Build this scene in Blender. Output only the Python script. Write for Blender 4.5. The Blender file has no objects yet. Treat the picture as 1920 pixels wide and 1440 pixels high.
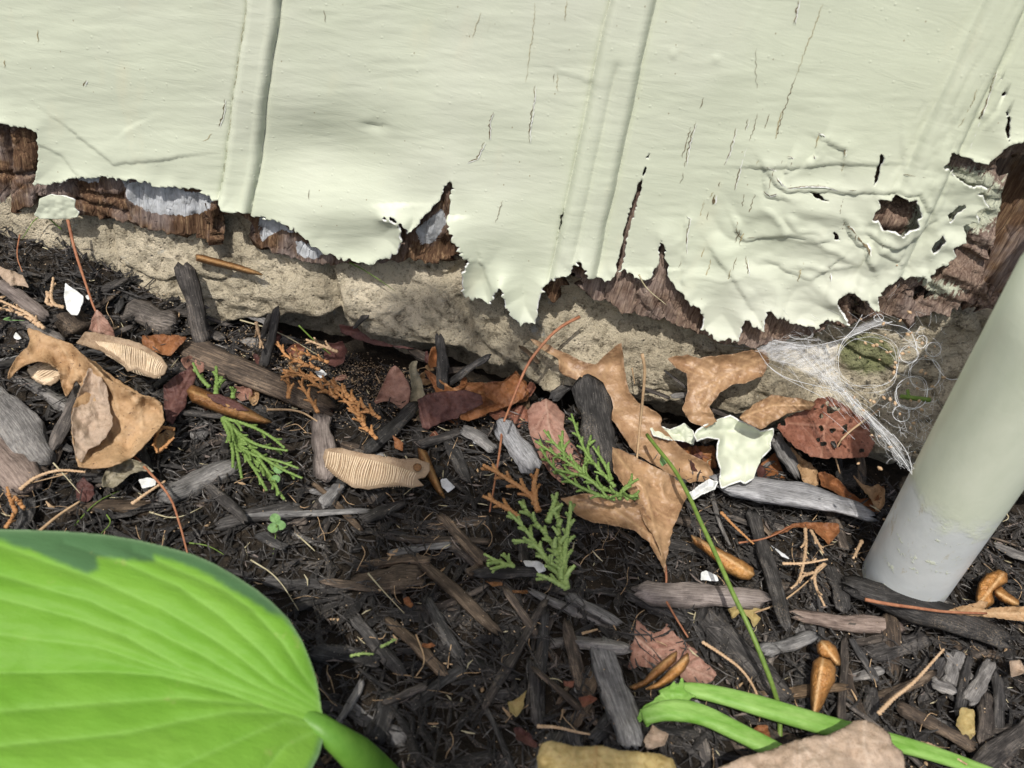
import bpy, math, random
import numpy as np
from mathutils import Vector
S = bpy.context.scene
COL = S.collection
random.seed(7); R = np.random.default_rng(11)

# ------------------------------------------------------------------ camera, sky, sun, exposure
F = 1650.0; W, H = 1920.0, 1440.0
PITCH, ROLL = math.radians(38), math.radians(-13)
CAM = np.array([0.0, -0.331, 0.2586])
fw = np.array([0, math.cos(PITCH), -math.sin(PITCH)])
rt0 = np.array([1.0, 0, 0]); up0 = np.cross(rt0, fw)
rt = math.cos(ROLL) * rt0 - math.sin(ROLL) * up0
up = np.cross(rt, fw)
cd = bpy.data.cameras.new('camera'); co = bpy.data.objects.new('camera', cd); COL.objects.link(co)
cd.sensor_width = 36; cd.lens = F / W * 36; cd.clip_start = 0.01; cd.clip_end = 200
from mathutils import Matrix
M = Matrix(((rt[0], up[0], -fw[0], CAM[0]), (rt[1], up[1], -fw[1], CAM[1]), (rt[2], up[2], -fw[2], CAM[2]), (0, 0, 0, 1)))
co.matrix_world = M
cd.dof.use_dof = True; cd.dof.focus_distance = 0.37; cd.dof.aperture_fstop = 16
S.camera = co
SUN = np.array([-0.16, -0.54, 0.82]); SUN /= np.linalg.norm(SUN)     # towards the sun
wd = bpy.data.worlds.new('World'); S.world = wd; wd.use_nodes = True
nt = wd.node_tree; sk = nt.nodes.new('ShaderNodeTexSky'); sk.sky_type = 'NISHITA'; sk.sun_disc = False; sk.dust_density = 3.0; sk.ozone_density = 0.3
sk.sun_elevation = math.asin(SUN[2]); sk.sun_rotation = math.atan2(SUN[0], SUN[1])
nt.links.new(sk.outputs[0], nt.nodes['Background'].inputs[0]); nt.nodes['Background'].inputs[1].default_value = 0.13
sl = bpy.data.lights.new('sun', 'SUN'); sl.energy = 4.2; sl.angle = math.radians(0.5); sl.color = (1, 0.96, 0.9)
so = bpy.data.objects.new('sun', sl); COL.objects.link(so)
so.rotation_euler = Vector(-SUN).to_track_quat('-Z', 'Y').to_euler(); so.location = (0.5, -1, 1.5)
S.view_settings.view_transform = 'Standard'; S.view_settings.look = 'None'; S.view_settings.exposure = 0.05
S.render.engine = 'CYCLES'
try: S.cycles.transparent_max_bounces = 24
except Exception: pass

# ------------------------------------------------------------------ geometry helpers
def ray(px, py):
    px = np.asarray(px, float); py = np.asarray(py, float)
    return fw + np.multiply.outer((px - W/2) / F, rt) - np.multiply.outer((py - H/2) / F, up)
def proj(P):
    v = np.asarray(P, float) - CAM; z = v @ fw
    return W/2 + F * (v @ rt) / z, H/2 - F * (v @ up) / z
def smooth(a, b, x):
    t = np.clip((x - a) / (b - a), 0, 1); return t * t * (3 - 2 * t)
def _h(ix, iy, s):
    n = (ix.astype(np.int64) * 374761393 + iy.astype(np.int64) * 668265263 + s * 1274126177) & 0xffffffff
    n = ((n ^ (n >> 13)) * 1274126177) & 0xffffffff
    return ((n ^ (n >> 16)) & 0xffff) / 65535.0
def vn(x, y, s=0):
    x = np.asarray(x, float); y = np.asarray(y, float)
    ix = np.floor(x); iy = np.floor(y); fx = x - ix; fy = y - iy
    fx = fx*fx*(3-2*fx); fy = fy*fy*(3-2*fy)
    a = _h(ix, iy, s); b = _h(ix+1, iy, s); c = _h(ix, iy+1, s); d = _h(ix+1, iy+1, s)
    return (a*(1-fx)+b*fx)*(1-fy) + (c*(1-fx)+d*fx)*fy
def fbm(x, y, s=0, o=4, g=0.5):
    t = 0; a = 1; n = 0
    for i in range(o):
        t = t + a * (vn(x * 2**i, y * 2**i, s + i * 17) - 0.5) * 2; n += a; a *= g
    return t / n
def seg_d(px, py, a, b):
    ax, ay = a; bx, by = b; dx, dy = bx-ax, by-ay
    t = np.clip(((px-ax)*dx + (py-ay)*dy) / (dx*dx+dy*dy+1e-9), 0, 1)
    return np.hypot(px-ax-t*dx, py-ay-t*dy)
def line_d(px, py, pts):
    d = np.full(np.shape(px), 1e9)
    for a, b in zip(pts[:-1], pts[1:]): d = np.minimum(d, seg_d(px, py, a[:2], b[:2]))
    return d
def poly_sdf(px, py, poly):
    px = np.asarray(px, float); py = np.asarray(py, float)
    d = line_d(px, py, list(poly) + [poly[0]])
    ins = np.zeros(px.shape, bool); n = len(poly)
    for i in range(n):
        x1, y1 = poly[i]; x2, y2 = poly[(i+1) % n]
        if y1 == y2: continue
        c = ((y1 > py) != (y2 > py)) & (px < (x2-x1)*(py-y1)/(y2-y1) + x1)
        ins ^= c
    return np.where(ins, d, -d)
def marching(sd, GX, GY):
    """clip the grid to sd>0; returns float grid positions (x,y) and faces"""
    ny, nx = sd.shape
    ins = sd > 0; idx = -np.ones(sd.shape, int)
    c4 = ins[:-1, :-1].astype(int) + ins[1:, :-1] + ins[:-1, 1:] + ins[1:, 1:]
    use = np.zeros(sd.shape, bool); u = c4 > 0
    use[:-1, :-1] |= u; use[1:, :-1] |= u; use[:-1, 1:] |= u; use[1:, 1:] |= u
    nodes = ins & use; idx[nodes] = np.arange(nodes.sum())
    X = list(GX[nodes]); Y = list(GY[nodes])
    jj, ii = np.where(c4 == 4)
    faces = np.stack([idx[jj, ii], idx[jj, ii+1], idx[jj+1, ii+1], idx[jj+1, ii]], 1).tolist()
    ed = {}
    def cross(a, b):
        k = (a, b) if a < b else (b, a)
        if k in ed: return ed[k]
        s1, s2 = sd[k[0]], sd[k[1]]; t = min(max(s1 / (s1 - s2), 0.03), 0.97)
        X.append(GX[k[0]]*(1-t) + GX[k[1]]*t); Y.append(GY[k[0]]*(1-t) + GY[k[1]]*t)
        ed[k] = len(X) - 1; return ed[k]
    jj, ii = np.where((c4 > 0) & (c4 < 4))
    for j, i in zip(jj.tolist(), ii.tolist()):
        cs = [(j, i), (j, i+1), (j+1, i+1), (j+1, i)]; f = []
        for k in range(4):
            a, b = cs[k], cs[(k+1) % 4]
            if ins[a]: f.append(int(idx[a]))
            if ins[a] != ins[b]: f.append(cross(a, b))
        if len(f) > 2: faces.append(f)
    return np.array(X), np.array(Y), faces

FOUND_Y = -0.004
def FY(z): return -0.004 - 0.009*smooth(.062, .022, np.asarray(z, float))
def G(x, y):
    x = np.asarray(x, float); y = np.asarray(y, float)
    g = 0.030 * smooth(-0.10, -0.23, x) * smooth(-0.13, -0.02, y)
    g = g + 0.0025 * fbm(x*22, y*22, 3, 3) - 0.004 * smooth(-0.03, -0.005, y) * (1 - smooth(-0.08, -0.2, x))
    return g
def tscene(px, py, lift=0.0):
    """distance along the pixel's ray to the mulch surface or the foundation face"""
    d = ray(px, py); t = np.full(np.shape(px), 0.35)
    for _ in range(14):
        X = CAM[0] + t*d[..., 0]; Y = CAM[1] + t*d[..., 1]
        t = np.where(d[..., 2] < -0.05, (G(X, Y) + lift - CAM[2]) / np.minimum(d[..., 2], -0.05), 9)
        t = np.clip(t, 0.1, 3)
    tw = (FOUND_Y - lift - CAM[1]) / np.maximum(d[..., 1], 0.05)
    for _ in range(4): tw = (FY(CAM[2] + tw*d[..., 2]) - lift - CAM[1]) / np.maximum(d[..., 1], 0.05)
    return np.minimum(t, tw)
def P(px, py, lift=0.0):
    t = tscene(px, py, lift); return CAM + t[..., None] * ray(px, py) if np.ndim(px) else CAM + float(t) * ray(px, py)
def PW(px, py, y):
    d = ray(px, py); t = (y - CAM[1]) / d[..., 1]
    return CAM + (t[..., None] if np.ndim(t) else t) * d
def depth(p): return float((np.asarray(p) - CAM) @ fw)
def px2m(n, p): return n * depth(p) / F

def link(name, me, mat, parent=None, label=None, cat=None, group=None, kind=None, smooth_sh=True, loc=None):
    mats = mat if isinstance(mat, (list, tuple)) else [mat]
    for m in mats: me.materials.append(m)
    if smooth_sh and len(me.polygons): me.polygons.foreach_set('use_smooth', [True] * len(me.polygons))
    o = bpy.data.objects.new(name, me); COL.objects.link(o)
    if parent: o.parent = parent
    tag(o, label, cat, group, kind)
    if loc is not None: o.location = loc if parent is None else Vector(loc) - parent.location
    return o
def tag(o, label=None, cat=None, group=None, kind=None):
    for k, v in (('label', label), ('category', cat), ('group', group), ('kind', kind)):
        if v: o[k] = v
def mk(name, verts, faces, mat, parent=None, attrs=None, sm=True, **kw):
    v = np.asarray(verts, float); c = (v.min(0) + v.max(0)) / 2; c[2] = v[:, 2].min()
    me = bpy.data.meshes.new(name); me.from_pydata((v - c).tolist(), [], [list(f) for f in faces]); me.update()
    for k, a in (attrs or {}).items():
        at = me.attributes.new(k, 'FLOAT', 'POINT'); at.data.foreach_set('value', np.asarray(a, np.float32))
    return link(name, me, mat, parent, smooth_sh=sm, loc=c, **kw)
def empty(name, loc, **kw):
    o = bpy.data.objects.new(name, None); COL.objects.link(o); o.location = loc; o.empty_display_size = 0.01; tag(o, **kw); return o
def solidify(o, th, rim=None, off=-1):
    m = o.modifiers.new('thickness', 'SOLIDIFY'); m.thickness = th; m.offset = off
    if rim is not None: m.material_offset_rim = rim; m.material_offset = 0
    return o

class MB:
    def __init__(s): s.v = []; s.f = []
    def add(s, v, f):
        n = len(s.v); s.v += [tuple(p) for p in v]; s.f += [[i+n for i in q] for q in f]
    def tube(s, pts, rad, k=6, rough=0.0, flat=1.0):
        pts = np.asarray(pts, float); n = len(pts); rad = np.broadcast_to(rad, (n,)).astype(float)
        T = np.gradient(pts, axis=0); T /= np.linalg.norm(T, axis=1)[:, None] + 1e-12
        u = np.cross(T[0], [0.13, 0.2, 1.0]); u /= np.linalg.norm(u); V = []
        for i in range(n):
            u = u - T[i] * (u @ T[i]); u /= np.linalg.norm(u) + 1e-12; w = np.cross(T[i], u)
            for j in range(k):
                a = 2*math.pi*j/k; r = rad[i] * (1 + rough * (random.random() - .5))
                V.append(pts[i] + r*(math.cos(a)*u + flat*math.sin(a)*w))
        Fc = [[i*k+j, i*k+(j+1) % k, (i+1)*k+(j+1) % k, (i+1)*k+j] for i in range(n-1) for j in range(k)]
        Fc += [list(range(k))[::-1], [(n-1)*k+j for j in range(k)]]
        s.add(V, Fc)
    def build(s, name, mat, parent=None, **kw): return mk(name, s.v, s.f, mat, parent, **kw)
def resample(pts, n, sm=True):
    pts = np.asarray(pts, float)
    if sm and len(pts) > 2:
        for _ in range(2):
            q = [pts[0]]
            for a, b in zip(pts[:-1], pts[1:]): q += [a*.75+b*.25, a*.25+b*.75]
            q.append(pts[-1]); pts = np.array(q)
    d = np.r_[0, np.cumsum(np.linalg.norm(np.diff(pts, axis=0), axis=1))]
    t = np.linspace(0, d[-1], n); return np.stack([np.interp(t, d, pts[:, k]) for k in range(pts.shape[1])], 1)

# ------------------------------------------------------------------ materials
class NT:
    def __init__(s, name, rough=0.6, spec=0.3):
        s.m = bpy.data.materials.new(name); s.m.use_nodes = True; s.t = s.m.node_tree; s.b = s.t.nodes['Principled BSDF']
        s.b.inputs['Roughness'].default_value = rough; s.b.inputs['Specular IOR Level'].default_value = spec
        s.tc = s.n('ShaderNodeTexCoord'); s.oc = s.tc.outputs['Object']
    def n(s, ty, **kw):
        o = s.t.nodes.new(ty)
        for k, v in kw.items(): setattr(o, k, v)
        return o
    def l(s, a, b): s.t.links.new(a, b)
    def mapped(s, scale, src=None):
        m = s.n('ShaderNodeMapping'); m.inputs['Scale'].default_value = scale if hasattr(scale, '__len__') else (scale,)*3
        s.l(src or s.oc, m.inputs[0]); return m.outputs[0]
    def noise(s, scale=1, det=4, ro=0.6, sc=None, src=None, dist=0):
        t = s.n('ShaderNodeTexNoise'); t.inputs['Scale'].default_value = scale; t.inputs['Detail'].default_value = det
        t.inputs['Roughness'].default_value = ro; t.inputs['Distortion'].default_value = dist
        s.l(s.mapped(sc, src) if sc else (src or s.oc), t.inputs[0]); return t.outputs[0]
    def voro(s, scale=1, feature='F1', sc=None, out='Distance', rnd=1):
        t = s.n('ShaderNodeTexVoronoi', feature=feature); t.inputs['Scale'].default_value = scale
        t.inputs['Randomness'].default_value = rnd
        s.l(s.mapped(sc) if sc else s.oc, t.inputs[0]); return t.outputs[out]
    def ramp(s, fac, stops, interp='LINEAR'):
        r = s.n('ShaderNodeValToRGB'); r.color_ramp.interpolation = interp; e = r.color_ramp.elements
        while len(e) < len(stops): e.new(0.5)
        for q, (p, c) in zip(e, stops):
            q.position = p; q.color = (*c, 1) if hasattr(c, '__len__') else (c, c, c, 1)
        s.l(fac, r.inputs[0]); return r.outputs[0]
    def mix(s, fac, a, b, mode='MIX'):
        m = s.n('ShaderNodeMix', data_type='RGBA', blend_type=mode)
        for i, v in ((0, fac), (6, a), (7, b)):
            if isinstance(v, (int, float)): m.inputs[i].default_value = v
            elif isinstance(v, tuple): m.inputs[i].default_value = (*v, 1)
            else: s.l(v, m.inputs[i])
        return m.outputs[2]
    def math(s, op, a, b=0.0, c=None):
        m = s.n('ShaderNodeMath', operation=op)
        for i, v in enumerate((a, b) if c is None else (a, b, c)):
            if isinstance(v, (int, float)): m.inputs[i].default_value = v
            else: s.l(v, m.inputs[i])
        return m.outputs[0]
    def attr(s, name): a = s.n('ShaderNodeAttribute', attribute_name=name); return a.outputs['Fac']
    def rnd(s): return s.n('ShaderNodeObjectInfo').outputs['Random']
    def bump(s, h, dist=0.0005, strength=1.0):
        b = s.n('ShaderNodeBump'); b.inputs['Strength'].default_value = strength; b.inputs['Distance'].default_value = dist
        s.l(h, b.inputs['Height']); s.l(b.outputs[0], s.b.inputs['Normal'])
    def col(s, c): s.l(c, s.b.inputs['Base Color']) if not isinstance(c, tuple) else setattr(s.b.inputs['Base Color'], 'default_value', (*c, 1)); return s
    def translucent(s, c, f=0.3):
        t = s.n('ShaderNodeBsdfTranslucent')
        if isinstance(c, tuple): t.inputs[0].default_value = (*c, 1)
        else: s.l(c, t.inputs[0])
        m = s.n('ShaderNodeMixShader'); m.inputs[0].default_value = f
        s.l(s.b.outputs[0], m.inputs[1]); s.l(t.outputs[0], m.inputs[2])
        s.l(m.outputs[0], s.t.nodes['Material Output'].inputs[0])

def m_paint(name, base=(0.515, 0.55, 0.43)):
    q = NT(name, 0.5, 0.22); b = np.array(base)
    n1 = q.noise(25, 3); c = q.ramp(n1, [(0.3, tuple(b*0.94)), (0.7, tuple(b*1.04))])
    st = q.noise(1, 3, sc=(60, 60, 22)); c = q.mix(q.ramp(st, [(0.60, 0), (0.80, 0.35)]), c, (0.60, 0.56, 0.40)); c = q.mix(q.ramp(q.noise(9, 3), [(.45, 0), (.7, .5)]), c, (0.60, 0.60, 0.53)); c = q.mix(q.ramp(q.noise(1, 5, .7, sc=(500, 500, 120)), [(.66, 0), (.76, .3)]), c, (0.36, 0.36, 0.27))
    sp = q.voro(1, sc=(170, 170, 130)); c = q.mix(q.ramp(sp, [(0.035, 0.7), (0.055, 0)]), c, (0.24, 0.20, 0.12))
    q.col(c)
    br = q.noise(1, 4, 0.6, sc=(90, 90, 700)); fine = q.noise(1200, 2); dr = q.voro(220)
    br2 = q.noise(1, 5, 0.65, sc=(35, 35, 160), dist=1.2)
    h = q.math('ADD', q.math('MULTIPLY', br, 0.22), q.math('ADD', q.math('MULTIPLY', fine, 0.10), q.math('MULTIPLY', br2, 0.9)))
    h = q.math('ADD', h, q.ramp(dr, [(0.0, 0.5), (0.14, 0)]))
    q.bump(h, 0.00022, 1.0); return q.m
def m_rot():
    q = NT('rotten_wood', 0.85, 0.15)
    f1 = q.noise(1, 6, 0.7, sc=(900, 900, 70)); bl = q.noise(45, 4)
    c = q.ramp(f1, [(0.25, (0.03, 0.015, 0.010)), (0.5, (0.12, 0.068, 0.040)), (0.72, (0.34, 0.23, 0.13))])
    c2 = q.ramp(f1, [(0.25, (0.08, 0.055, 0.05)), (0.6, (0.30, 0.24, 0.21)), (0.8, (0.5, 0.43, 0.36))])
    c = q.mix(q.ramp(bl, [(0.46, 0), (0.62, 1)]), c, c2)
    wg = q.mix(q.ramp(f1, [(.35, 0), (.65, 1)]), (0.12, 0.075, 0.06), (0.40, 0.31, 0.25)); c = q.mix(q.math('MULTIPLY', q.attr('weather'), 0.6), c, wg)
    pr = q.ramp(q.math('ADD', q.attr('primer'), q.math('MULTIPLY', q.math('SUBTRACT', q.noise(420, 5, 0.75), 0.5), 1.5)), [(0.50, 0), (0.56, 1)])
    pc = q.ramp(q.noise(260, 4), [(0.25, (0.30, 0.31, 0.31)), (0.6, (0.56, 0.58, 0.60))])
    c = q.mix(pr, c, pc)
    gr = q.ramp(q.math('ADD', q.attr('green'), q.math('MULTIPLY', q.math('SUBTRACT', f1, 0.5), 1.6)), [(0.45, 0), (0.55, 1)])
    c = q.mix(gr, c, (0.50, 0.52, 0.40)); q.col(c)
    cr = q.voro(1, 'DISTANCE_TO_EDGE', sc=(170, 170, 45)); cr = q.ramp(cr, [(0, 0), (0.05, 1)])
    h = q.math('ADD', f1, q.math('MULTIPLY', cr, 0.35)); q.bump(h, 0.0011, 1.0); return q.m
def m_stone():
    q = NT('foundation_stone', 0.92, 0.15)
    a = q.noise(28, 6, 0.65); b = q.noise(190, 6, 0.75); g = q.noise(1500, 2)
    c = q.ramp(a, [(0.33, (0.32, 0.275, 0.195)), (0.5, (0.50, 0.44, 0.32)), (0.66, (0.68, 0.60, 0.45))])
    c = q.mix(q.ramp(b, [(0.32, 1), (0.50, 0)]), c, (0.075, 0.062, 0.04)); c = q.mix(q.ramp(q.noise(55, 4, .7), [(.54, 0), (.68, .5)]), c, (0.17, 0.145, 0.09)); c = q.mix(q.ramp(q.voro(230), [(0.0, .8), (0.16, 0)]), c, (0.42, 0.38, 0.30))
    c = q.mix(q.ramp(b, [(0.62, 0), (0.78, 0.8)]), c, (0.50, 0.46, 0.37))
    c = q.mix(q.ramp(g, [(0.58, 0), (0.72, 0.6)]), c, (0.62, 0.52, 0.36))
    c = q.mix(q.ramp(g, [(0.30, 0.65), (0.42, 0)]), c, (0.12, 0.09, 0.06))
    c = q.mix(q.ramp(q.noise(70, 5, 0.7), [(0.62, 0), (0.70, 0.75)]), c, (0.33, 0.34, 0.32))
    mo = q.ramp(q.math('ADD', q.attr('moss'), q.math('MULTIPLY', q.math('SUBTRACT', q.noise(350, 5, 0.8), 0.5), 1.1)), [(0.4, 0), (0.75, 0.75)])
    c = q.mix(mo, c, (0.15, 0.18, 0.06)); q.col(c)
    pit = q.ramp(q.voro(330), [(0.0, 0), (0.25, 1)])
    h = q.math('ADD', q.math('MULTIPLY', b, 2.2), q.math('ADD', q.math('MULTIPLY', g, 0.35), q.math('MULTIPLY', pit, 0.8)))
    q.bump(h, 0.0018, 1.0); return q.m
def m_soil():
    q = NT('soil', 0.95, 0.2)
    a = q.noise(160, 6, 0.75); b = q.noise(900, 4, 0.7)
    c = q.ramp(a, [(0.3, (0.006, 0.005, 0.004)), (0.55, (0.028, 0.022, 0.016)), (0.75, (0.065, 0.048, 0.032))])
    c = q.mix(q.ramp(q.voro(1500), [(0.06, 0.8), (0.12, 0)]), c, (0.42, 0.36, 0.28)); q.col(c)
    q.bump(q.math('ADD', a, q.math('MULTIPLY', b, 0.5)), 0.002, 1.0); return q.m
def m_wood(name, dark, mid, light, dust=0.3, dcol=(0.34, 0.27, 0.19), vary=0.35):
    q = NT(name, 0.72, 0.3)
    f = q.noise(1, 5, 0.7, sc=(110, 1500, 1500)); b = q.noise(110, 4, 0.7)
    c = q.ramp(q.math('ADD', q.math('MULTIPLY', f, 0.62), q.math('MULTIPLY', b, 0.38)), [(0.36, dark), (0.5, mid), (0.66, light)])
    r = q.rnd(); v = q.math('ADD', q.math('MULTIPLY', r, 2*vary), 1 - vary)
    hs = q.n('ShaderNodeHueSaturation'); q.l(c, hs.inputs['Color']); q.l(v, hs.inputs['Value'])
    q.l(q.math('ADD', q.math('MULTIPLY', q.math('FRACT', q.math('MULTIPLY', r, 7.3)), 0.7), 0.35), hs.inputs['Saturation'])
    c = hs.outputs[0]
    dm = q.math('MULTIPLY', q.ramp(q.noise(60, 3), [(0.48, 0), (0.68, 1)]), q.ramp(q.noise(1300, 3, 0.8), [(0.52, 0), (0.62, 1)]))
    c = q.mix(q.math('MULTIPLY', dm, dust), c, dcol)
    c = q.mix(q.ramp(q.voro(620), [(0.05, 0.9), (0.09, 0)]), c, (0.40, 0.36, 0.30))
    q.col(c); h = q.math('ADD', f, q.math('MULTIPLY', q.noise(500, 3), 0.35)); q.bump(h, 0.0007, 1.0); return q.m
def m_leaf(name, a, b, vein, spot=(0.08, 0.045, 0.02), spots=0.5, tr=0.25, rough=0.55, sc=60, back=None, spec=0.3):
    q = NT(name, rough, spec)
    n = q.noise(sc, 5, 0.65); c = q.ramp(n, [(0.32, a), (0.68, b)])
    c = q.mix(q.ramp(q.noise(sc*4, 4, 0.7), [(0.35, 0.35), (0.5, 0)]), c, tuple(0.6*x for x in a))
    c = q.mix(q.math('MULTIPLY', q.attr('edge'), 0.55), c, tuple(0.5*x for x in a))
    c = q.mix(q.math('MULTIPLY', q.attr('vein'), 0.75), c, vein)
    if spots: c = q.mix(q.ramp(q.noise(sc*9, 3, 0.7), [(0.62, 0), (0.68, spots)]), c, spot)
    net = q.ramp(q.voro(sc*9, 'DISTANCE_TO_EDGE'), [(0.0, .45), (0.09, 0)]); c = q.mix(net, c, tuple(.45*x+.55*y_ for x, y_ in zip(a, vein)))
    c = q.mix(q.ramp(q.noise(sc*.8, 5, .75), [(.52, 0), (.62, .5)]), c, tuple(.55*x for x in b))
    if back: g = q.n('ShaderNodeNewGeometry'); c = q.mix(g.outputs['Backfacing'], c, back)
    q.col(c); q.bump(q.math('ADD', q.noise(sc*7, 4, 0.7), q.math('MULTIPLY', q.voro(sc*12, 'DISTANCE_TO_EDGE'), 0.6)), 0.0005 if 'scale' not in name else .0009, 0.9)
    if tr: q.translucent(c, tr)
    return q.m
def m_simple(name, a, b, sc=300, rough=0.6, bump=0.0002, spec=0.3, tr=0, stretch=None):
    q = NT(name, rough, spec); n = q.noise(1, 4, 0.7, sc=stretch or (sc, sc, sc)); c = q.ramp(n, [(0.3, a), (0.7, b)])
    q.col(c); q.bump(n, bump, 1.0)
    if tr: q.translucent(c, tr)
    return q.m

MT = {}
MT['paint'] = m_paint('sage_paint'); MT['white'] = m_simple('primer_white', (0.55, 0.56, 0.52), (0.80, 0.81, 0.78), 500)
MT['rot'] = m_rot(); MT['stone'] = m_stone(); MT['soil'] = m_soil()
MT['crack'] = m_simple('crack_shadowed_wood', (0.06, 0.045, 0.028), (0.24, 0.19, 0.11), 900)
MT['stain'] = m_simple('rusty_crack_line', (0.25, 0.2, 0.10), (0.42, 0.37, 0.22), 900)
MT['grayflake'] = m_simple('grey_primer', (0.30, 0.31, 0.31), (0.55, 0.56, 0.58), 260, 0.8, 0.0004)
MT['black'] = m_wood('black_mulch', (0.009, 0.008, 0.007), (0.036, 0.033, 0.031), (0.125, 0.115, 0.105), 0.45)
MT['dkbrown'] = m_wood('dark_brown_mulch', (0.014, 0.010, 0.008), (0.062, 0.046, 0.034), (0.20, 0.145, 0.10), 0.5)
MT['ochre'] = m_wood('ochre_mulch', (0.02, 0.013, 0.008), (0.085, 0.056, 0.032), (0.24, 0.165, 0.10), 0.3)
MT['gray'] = m_wood('weathered_grey_wood', (0.06, 0.055, 0.05), (0.16, 0.15, 0.14), (0.36, 0.34, 0.31), 0.3, vary=0.1)
MT['purple'] = m_wood('brown_weathered_wood', (0.07, 0.05, 0.042), (0.19, 0.145, 0.12), (0.34, 0.27, 0.23), 0.3, vary=0.1)
MT['silver'] = m_wood('silver_grey_wood', (0.10, 0.10, 0.10), (0.28, 0.28, 0.29), (0.50, 0.50, 0.51), 0.2, vary=0.05)
MT['litter'] = m_wood('fine_litter', (0.009, 0.008, 0.007), (0.045, 0.037, 0.030), (0.17, 0.13, 0.10), 0.2)
MT['tan'] = m_leaf('tan_leaf', (0.36, 0.21, 0.10), (0.60, 0.40, 0.22), (0.66, 0.47, 0.28), spots=0.95, spot=(0.10, 0.055, 0.03), sc=52)
MT['orange'] = m_leaf('orange_brown_leaf', (0.20, 0.075, 0.03), (0.42, 0.18, 0.07), (0.5, 0.27, 0.12), sc=45)
MT['oak'] = m_leaf('oak_brown_leaf', (0.30, 0.17, 0.09), (0.50, 0.32, 0.175), (0.60, 0.40, 0.22), sc=35, spots=0.35, spec=0.45, rough=0.42)
MT['pink'] = m_leaf('pinkish_leaf', (0.26, 0.12, 0.085), (0.47, 0.28, 0.21), (0.5, 0.34, 0.26), sc=80)
MT['dkpink'] = m_leaf('purple_brown_leaf', (0.07, 0.028, 0.025), (0.17, 0.075, 0.062), (0.2, 0.1, 0.08), sc=70)
MT['pale'] = m_leaf('pale_beige_leaf', (0.40, 0.29, 0.20), (0.58, 0.45, 0.34), (0.66, 0.54, 0.42), spots=0.6, spot=(0.22, 0.13, 0.08), sc=90)
MT['khaki'] = m_leaf('khaki_leaf', (0.38, 0.29, 0.11), (0.53, 0.43, 0.20), (0.36, 0.20, 0.08), spots=0.3, sc=50)
MT['graygreen'] = m_leaf('grey_green_leaf', (0.22, 0.19, 0.12), (0.42, 0.38, 0.27), (0.5, 0.45, 0.35), sc=90)
MT['rust'] = m_leaf('rust_leaf', (0.20, 0.075, 0.045), (0.38, 0.17, 0.11), (0.45, 0.24, 0.16), spots=0.9, spot=(0.03, 0.012, 0.008), sc=70)
MT['samara'] = m_leaf('samara_wing', (0.30, 0.20, 0.12), (0.48, 0.36, 0.24), (0.6, 0.46, 0.3), spots=0.4, sc=60)  # wing tone lowered so the gaps between the ribs look shaded
MT['rib'] = m_simple('samara_ribs', (0.48, 0.36, 0.23), (0.68, 0.55, 0.39), 400)
MT['hull'] = m_leaf('amber_bud_scale', (0.34, 0.13, 0.03), (0.68, 0.36, 0.11), (0.8, 0.55, 0.28), spots=0.7, spot=(0.2, 0.06, 0.01), rough=0.42, sc=70, spec=0.5)
MT['hulldk'] = m_leaf('brown_bud_scale', (0.16, 0.06, 0.015), (0.42, 0.21, 0.075), (0.5, 0.3, 0.12), spots=0.5, rough=0.35, sc=90, spec=0.5)
MT['twig'] = m_simple('reddish_leaf_stalk', (0.20, 0.07, 0.035), (0.36, 0.17, 0.09), 300)
MT['twigtan'] = m_simple('tan_stalk', (0.28, 0.18, 0.10), (0.48, 0.34, 0.20), 300)
MT['cedar'] = m_simple('green_cedar', (0.10, 0.17, 0.035), (0.23, 0.34, 0.10), 700, 0.5, 0.0003, tr=0.15)
MT['cedarlt'] = m_simple('light_green_cedar', (0.20, 0.31, 0.08), (0.42, 0.54, 0.20), 700, 0.5, 0.0003, tr=0.15)
MT['cedarbr'] = m_simple('brown_cedar', (0.30, 0.13, 0.045), (0.52, 0.28, 0.12), 700, 0.6, 0.0003, tr=0.1)
MT['cedartan'] = m_simple('tan_cedar', (0.38, 0.24, 0.13), (0.62, 0.45, 0.29), 700, 0.6, 0.0003, tr=0.1)
MT['grass'] = m_simple('fresh_green_stem', (0.10, 0.17, 0.03), (0.19, 0.28, 0.06), 300, 0.45, tr=0.15)
MT['straw'] = m_simple('dry_grass', (0.36, 0.31, 0.18), (0.55, 0.50, 0.34), 300, tr=0.15)
MT['stalk'] = m_simple('hosta_stalk', (0.13, 0.30, 0.035), (0.31, 0.50, 0.14), 1, 0.5, 0.0005, 0.3, 0.2, stretch=(60, 200, 200))
MT['clover'] = m_leaf('clover', (0.17, 0.33, 0.11), (0.27, 0.46, 0.18), (0.35, 0.5, 0.25), spots=0, tr=0.3)
MT['web'] = m_simple('spider_silk', (0.80, 0.81, 0.82), (0.92, 0.93, 0.94), 300, 0.4, 0, tr=.3)
MT['whitechip'] = m_simple('white_paint_fleck', (0.36, 0.37, 0.35), (0.74, 0.75, 0.74), 250, 0.7, 0.0003)
MT['sand'] = m_simple('sand_grains', (0.20, 0.13, 0.07), (0.50, 0.38, 0.25), 120)

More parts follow.
